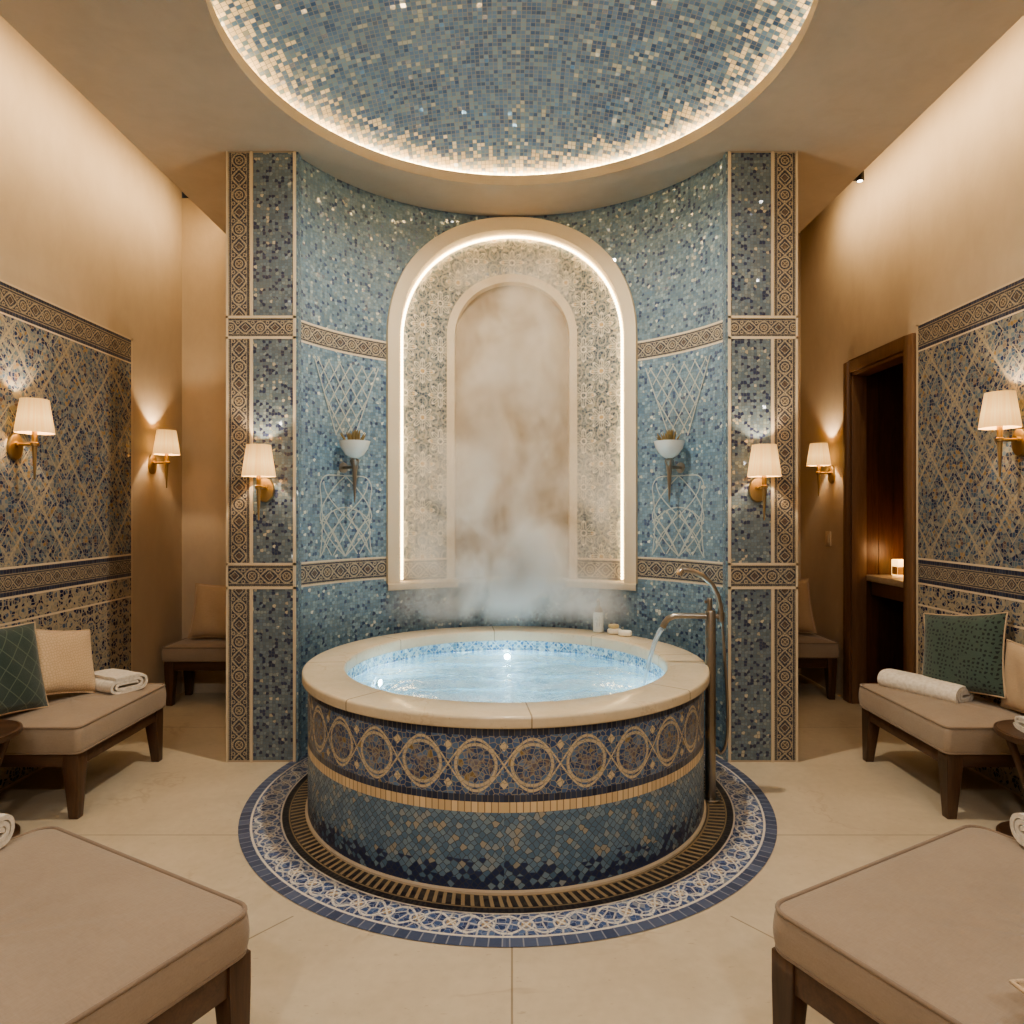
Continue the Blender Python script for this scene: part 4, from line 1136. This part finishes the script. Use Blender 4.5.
# ------------------------------------------------------------------ round side tables
def side_table(label, loc):
    t = thing('side_table', label, 'side table', loc)
    b = MB(); b.lathe([(0.0, 0.445), (0.13, 0.445), (0.176, 0.452), (0.196, 0.462), (0.202, 0.474), (0.200, 0.487), (0.190, 0.490), (0.182, 0.484), (0.0, 0.484)], 64); b.build('tray_top', m_wood_x, t, smooth=50)
    b = MB(); b.lathe([(0.0, 0.0), (0.185, 0.0), (0.192, 0.008), (0.192, 0.022), (0.182, 0.028), (0.172, 0.020), (0.0, 0.020)], 64); b.build('base', m_wood_x, t, smooth=50)
    for k in range(4):
        a = PI / 4 + PI / 2 * k; b = MB()
        pts = [((0.05 + 0.10 * q ** 1.6) * math.cos(a), (0.05 + 0.10 * q ** 1.6) * math.sin(a), 0.018 + 0.432 * q) for q in [i / 10 for i in range(11)]]
        b.tube(pts, [0.014 + 0.004 * i / 10 for i in range(11)], 10); b.build('leg', m_wood, t, smooth=50)
    return t
side_table('round walnut side table at the left edge, between ottoman and bench', (-2.375, 2.97, 0))
side_table('round walnut side table at the right edge, with white towel on its tray', (2.34, 2.97, 0))
towel('rolled_towel', 'white towel on the round side table at the right edge', (2.345, 2.97, 0.4845), math.radians(80), 0.22, 0.05, 0.038, 2.2, 0.012)
towel('rolled_towel', 'fluffy white towel on the outer corner of the left ottoman', (-1.625, 2.02, 0.446), math.radians(90), 0.20, 0.03, 0.055, 2.5, 0.015)
towel('rolled_towel', 'fluffy white towel on the outer corner of the right ottoman', (1.635, 2.03, 0.446), math.radians(90), 0.20, 0.03, 0.055, 2.5, 0.015)

# ------------------------------------------------------------------ doorway closet
c = thing('vanity_counter', 'wall counter with pale marble top inside the wooden doorway', 'counter', (2.98, 4.70, 0))
b = MB(); b.box(-0.30, 0.36, -0.48, 0.483, 0.930, 0.975); b.build('marble_top', m_marble, c, bevel=0.004)
b = MB(); b.box(-0.27, 0.36, -0.48, 0.45, 0.825, 0.9295); b.build('apron', m_casing, c, bevel=0.004)
c = thing('candle_jar', 'square glowing candle jar on the marble counter in the doorway', 'candle', (2.885, 5.07, 0.9755))
b = MB(); b.box(-0.045, 0.045, -0.045, 0.045, 0, 0.122); g = b.build('jar', m_wax, c, bevel=0.008)
b = MB(); b.box(-0.0465, 0.018, -0.0465, -0.045, 0.012, 0.07); b.box(-0.0465, -0.045, -0.040, 0.03, 0.012, 0.07); b.build('label_patch', m_label, c)
lamp('candle_glow', 'POINT', (0, -0.09, 0.17), 1.3, (1.0, 0.55, 0.25), c, shadow_soft_size=0.05)
c = thing('pump_bottle', 'dark bottle with chrome pump behind the candle jar', 'bottle', (2.985, 5.12, 0.9755))
b = MB(); b.lathe([(0.0, 0.0), (0.036, 0.0), (0.038, 0.005), (0.038, 0.12), (0.026, 0.14), (0.014, 0.147), (0.0, 0.148)], 28); b.build('body', m_dkbottle, c)
b = MB(); b.lathe([(0.015, 0.146), (0.015, 0.165), (0.006, 0.168), (0.006, 0.185), (0.018, 0.187), (0.018, 0.2), (0.0, 0.202)], 20); b.tube([(0, 0, 0.193), (-0.03, -0.01, 0.192), (-0.04, -0.014, 0.184)], 0.006, 8); b.build('pump', m_chrome, c)

# ------------------------------------------------------------------ small fittings
c = thing('light_switch', 'small cream light switch on the plaster between alcove and doorway', 'switch', (XR, 5.43 * KR, 1.232), (0, 0, -PI / 2))
b = MB(); b.box(-0.043, 0.043, -0.009, 0, -0.06, 0.06); b.build('plate', m_switch, c, bevel=0.003)
b = MB(); b.box(-0.016, 0.016, -0.014, -0.0085, -0.032, 0.032); b.build('rocker', m_switch, c, bevel=0.002)
c = thing('air_vent', 'dark air vent slot above the back wall of the left alcove', 'vent', (-2.1, YB_L + 0.05, 3.97))
b = MB(); b.box(-0.54, 0.44, 0.0, 0.02, 0, 0.23); b.build('backing', m_black, c)
b = MB()
for k in range(4): b.box(-0.54, 0.44, -0.03, 0.0, 0.03 + k * 0.055, 0.036 + k * 0.055)
b.build('slats', m_black, c)
c = thing('spotlight', 'tiny black spotlight at the ceiling edge above the doorway', 'spotlight', (EDGE + 0.02, 4.30, 3.565))
b = MB(); b.lathe([(0.0, 0.0), (0.022, 0.0), (0.024, 0.004), (0.024, 0.055), (0.0, 0.056)], 20, c=(0.02, 0, -0.03)); b.box(-0.02, 0.0, -0.02, 0.02, -0.02, 0.03); b.build('housing', m_black, c)
b = MB(); b.lathe([(0.0, -0.0315), (0.016, -0.0315), (0.016, -0.0305)], 20, c=(0.02, 0, 0)); b.build('lens', m_lens, c)

# ------------------------------------------------------------------ steam
def make_steam():
    M = Mat('steam'); M.N.remove(M.bsdf); vec = M.pos(); x, y, z = M.sep3(vec)
    dx = x; dy = y - AC; rad = ln(dx, dy); u = dx.atan2(dy) * AR; ua = u.abs()
    sw = M.noise(M.scalev(vec, (1, 1, 0.8)), 2.1, 5, 0.58, 0.9); fine = M.noise(M.scalev(vec, (1, 1, 0.75)), 5.5, 4, 0.6, 1.2)
    n = sw * 0.7 + fine * 0.3
    core = (1.0 - ua.step(0.20, 0.62)) * (1.0 - z.step(2.75, 3.35))           # plume in front of the niche
    wisp = (1.0 - ua.step(0.45, 1.15)) * (1.0 - z.step(1.1, 2.2)) * 0.95
    low = 1.0 - z.step(0.72, 1.05)                                            # lying over the water
    front = (rad - 0.75).step(0.0, 0.3)
    d = (core * 0.9 + wisp + low * 0.85) * n.step(0.40, 0.66) * front
    d = d * (1.0 - ua.step(0.86, 1.02)) * (1.0 - (rad - 1.30).step(0.0, 0.045)) * z.step(0.685, 0.86)
    v = M.node('ShaderNodeVolumeScatter'); v.inputs['Color'].default_value = (0.99, 0.95, 0.89, 1); v.inputs['Anisotropy'].default_value = 0.2
    M.put(v.inputs['Density'], d * 6.3); M.L.new(v.outputs[0], M.out.inputs['Volume']); return M.m
m_steam = make_steam()
b = MB(); n = 24
ra, rb, za, zb = -0.62, -0.02, 0.70, 3.42
def prof_u(z): return 1.04 if z < 2.2 else 1.04 - 0.32 * ((z - 2.2) / 1.22) ** 1.5
zz = [za + (zb - za) * k / 16 for k in range(17)]
ring = []
for z in zz:
    U = prof_u(z); L = [cyl(-U + 2 * U * k / n, z, rb) for k in range(n + 1)] + [cyl(U - 2 * U * k / n, z, ra) for k in range(n + 1)]
    ring.append([b.vert(p) for p in L])
m = len(ring[0])
for A, B_ in zip(ring[:-1], ring[1:]):
    for k in range(m): b.face([A[k], A[(k + 1) % m], B_[(k + 1) % m], B_[k]])
b.face(ring[0][::-1]); b.face(ring[-1])
stm = b.build('steam', m_steam, smooth=0, weld=False)
_bm = bmesh.new(); _bm.from_mesh(stm.data); bmesh.ops.recalc_face_normals(_bm, faces=_bm.faces); _bm.to_mesh(stm.data); _bm.free(); tag(stm, 'white steam drifting up from the tub in front of the niche', 'steam', kind='stuff')

# ------------------------------------------------------------------ lamps
dl = thing('downlight', 'round recessed downlight at the crown of the dome', 'light', (DX, DY, ZC + 0.062 + H - 0.02))
b = MB(); b.lathe([(0.05, -0.004), (0.062, -0.006), (0.064, 0.0), (0.064, 0.02)], 32); b.build('trim_ring', m_brass, dl)
b = MB(); b.disc(0.05, 0.0, 32, up=False); b.build('lens', m_lens, dl)
lamp('downlight_lamp', 'SPOT', (0, 0, -0.03), 145, NEUT, dl, spot_size=math.radians(150), spot_blend=0.5, shadow_soft_size=0.045)
for sg in (-1, 1):
    xw = XR if sg > 0 else -XL
    xm = EDGE + 0.06
    o = lamp('cove_lamp', 'AREA', (sg * xm, (YF + YB_L) / 2, 3.80), 33, WARM, shape='RECTANGLE', size=7.4, size_y=0.05, spread=math.radians(150))
    d = Vector((sg * 0.85, 0, -0.53)); o.rotation_euler = d.to_track_quat('-Z', 'X').to_euler()
    d = d.normalized(); q = Matrix((Vector((0, 1, 0)), (-d).cross(Vector((0, 1, 0))), -d)).transposed(); o.rotation_euler = q.to_euler()
# unseen fill spots added under the ceiling to brighten ottomans and tub front
for x, y, pw, rx in ((-1.45, 0.9, 40, 0), (1.45, 0.9, 40, 0), (-0.8, -1.3, 105, 0.75), (0.8, -1.3, 105, 0.75)):
    lamp('fill_spot', 'SPOT', (x, y, ZC - 0.03), pw, WHITE, rot=(rx, 0, 0), spot_size=math.radians(125), spot_blend=0.8, shadow_soft_size=0.15)

# ------------------------------------------------------------------ world, camera
wd = bpy.data.worlds.new('World'); scene.world = wd; wd.use_nodes = True
wd.node_tree.nodes['Background'].inputs[0].default_value = (1, 0.85, 0.7, 1); wd.node_tree.nodes['Background'].inputs[1].default_value = 0.02
cam = bpy.data.cameras.new('camera'); cam.lens = 24; cam.sensor_width = 36; co = bpy.data.objects.new('camera', cam); COL.objects.link(co)
co.location = (0, 0, 1.45); co.rotation_euler = (PI / 2, 0, 0); cam.clip_start = 0.05; scene.camera = co
scene.view_settings.view_transform = 'AgX'
scene.view_settings.look = 'AgX - Medium High Contrast'
scene.view_settings.exposure = 0.42
scene.view_settings.gamma = 1.1
scene.cycles.max_bounces = 8; scene.cycles.diffuse_bounces = 4; scene.cycles.volume_bounces = 3; scene.cycles.volume_step_rate = 0.8; scene.cycles.transparent_max_bounces = 12
scene.cycles.caustics_reflective = False; scene.cycles.caustics_refractive = False
scene.cycles.sample_clamp_indirect = 6.0
scene.cycles.use_denoising = True
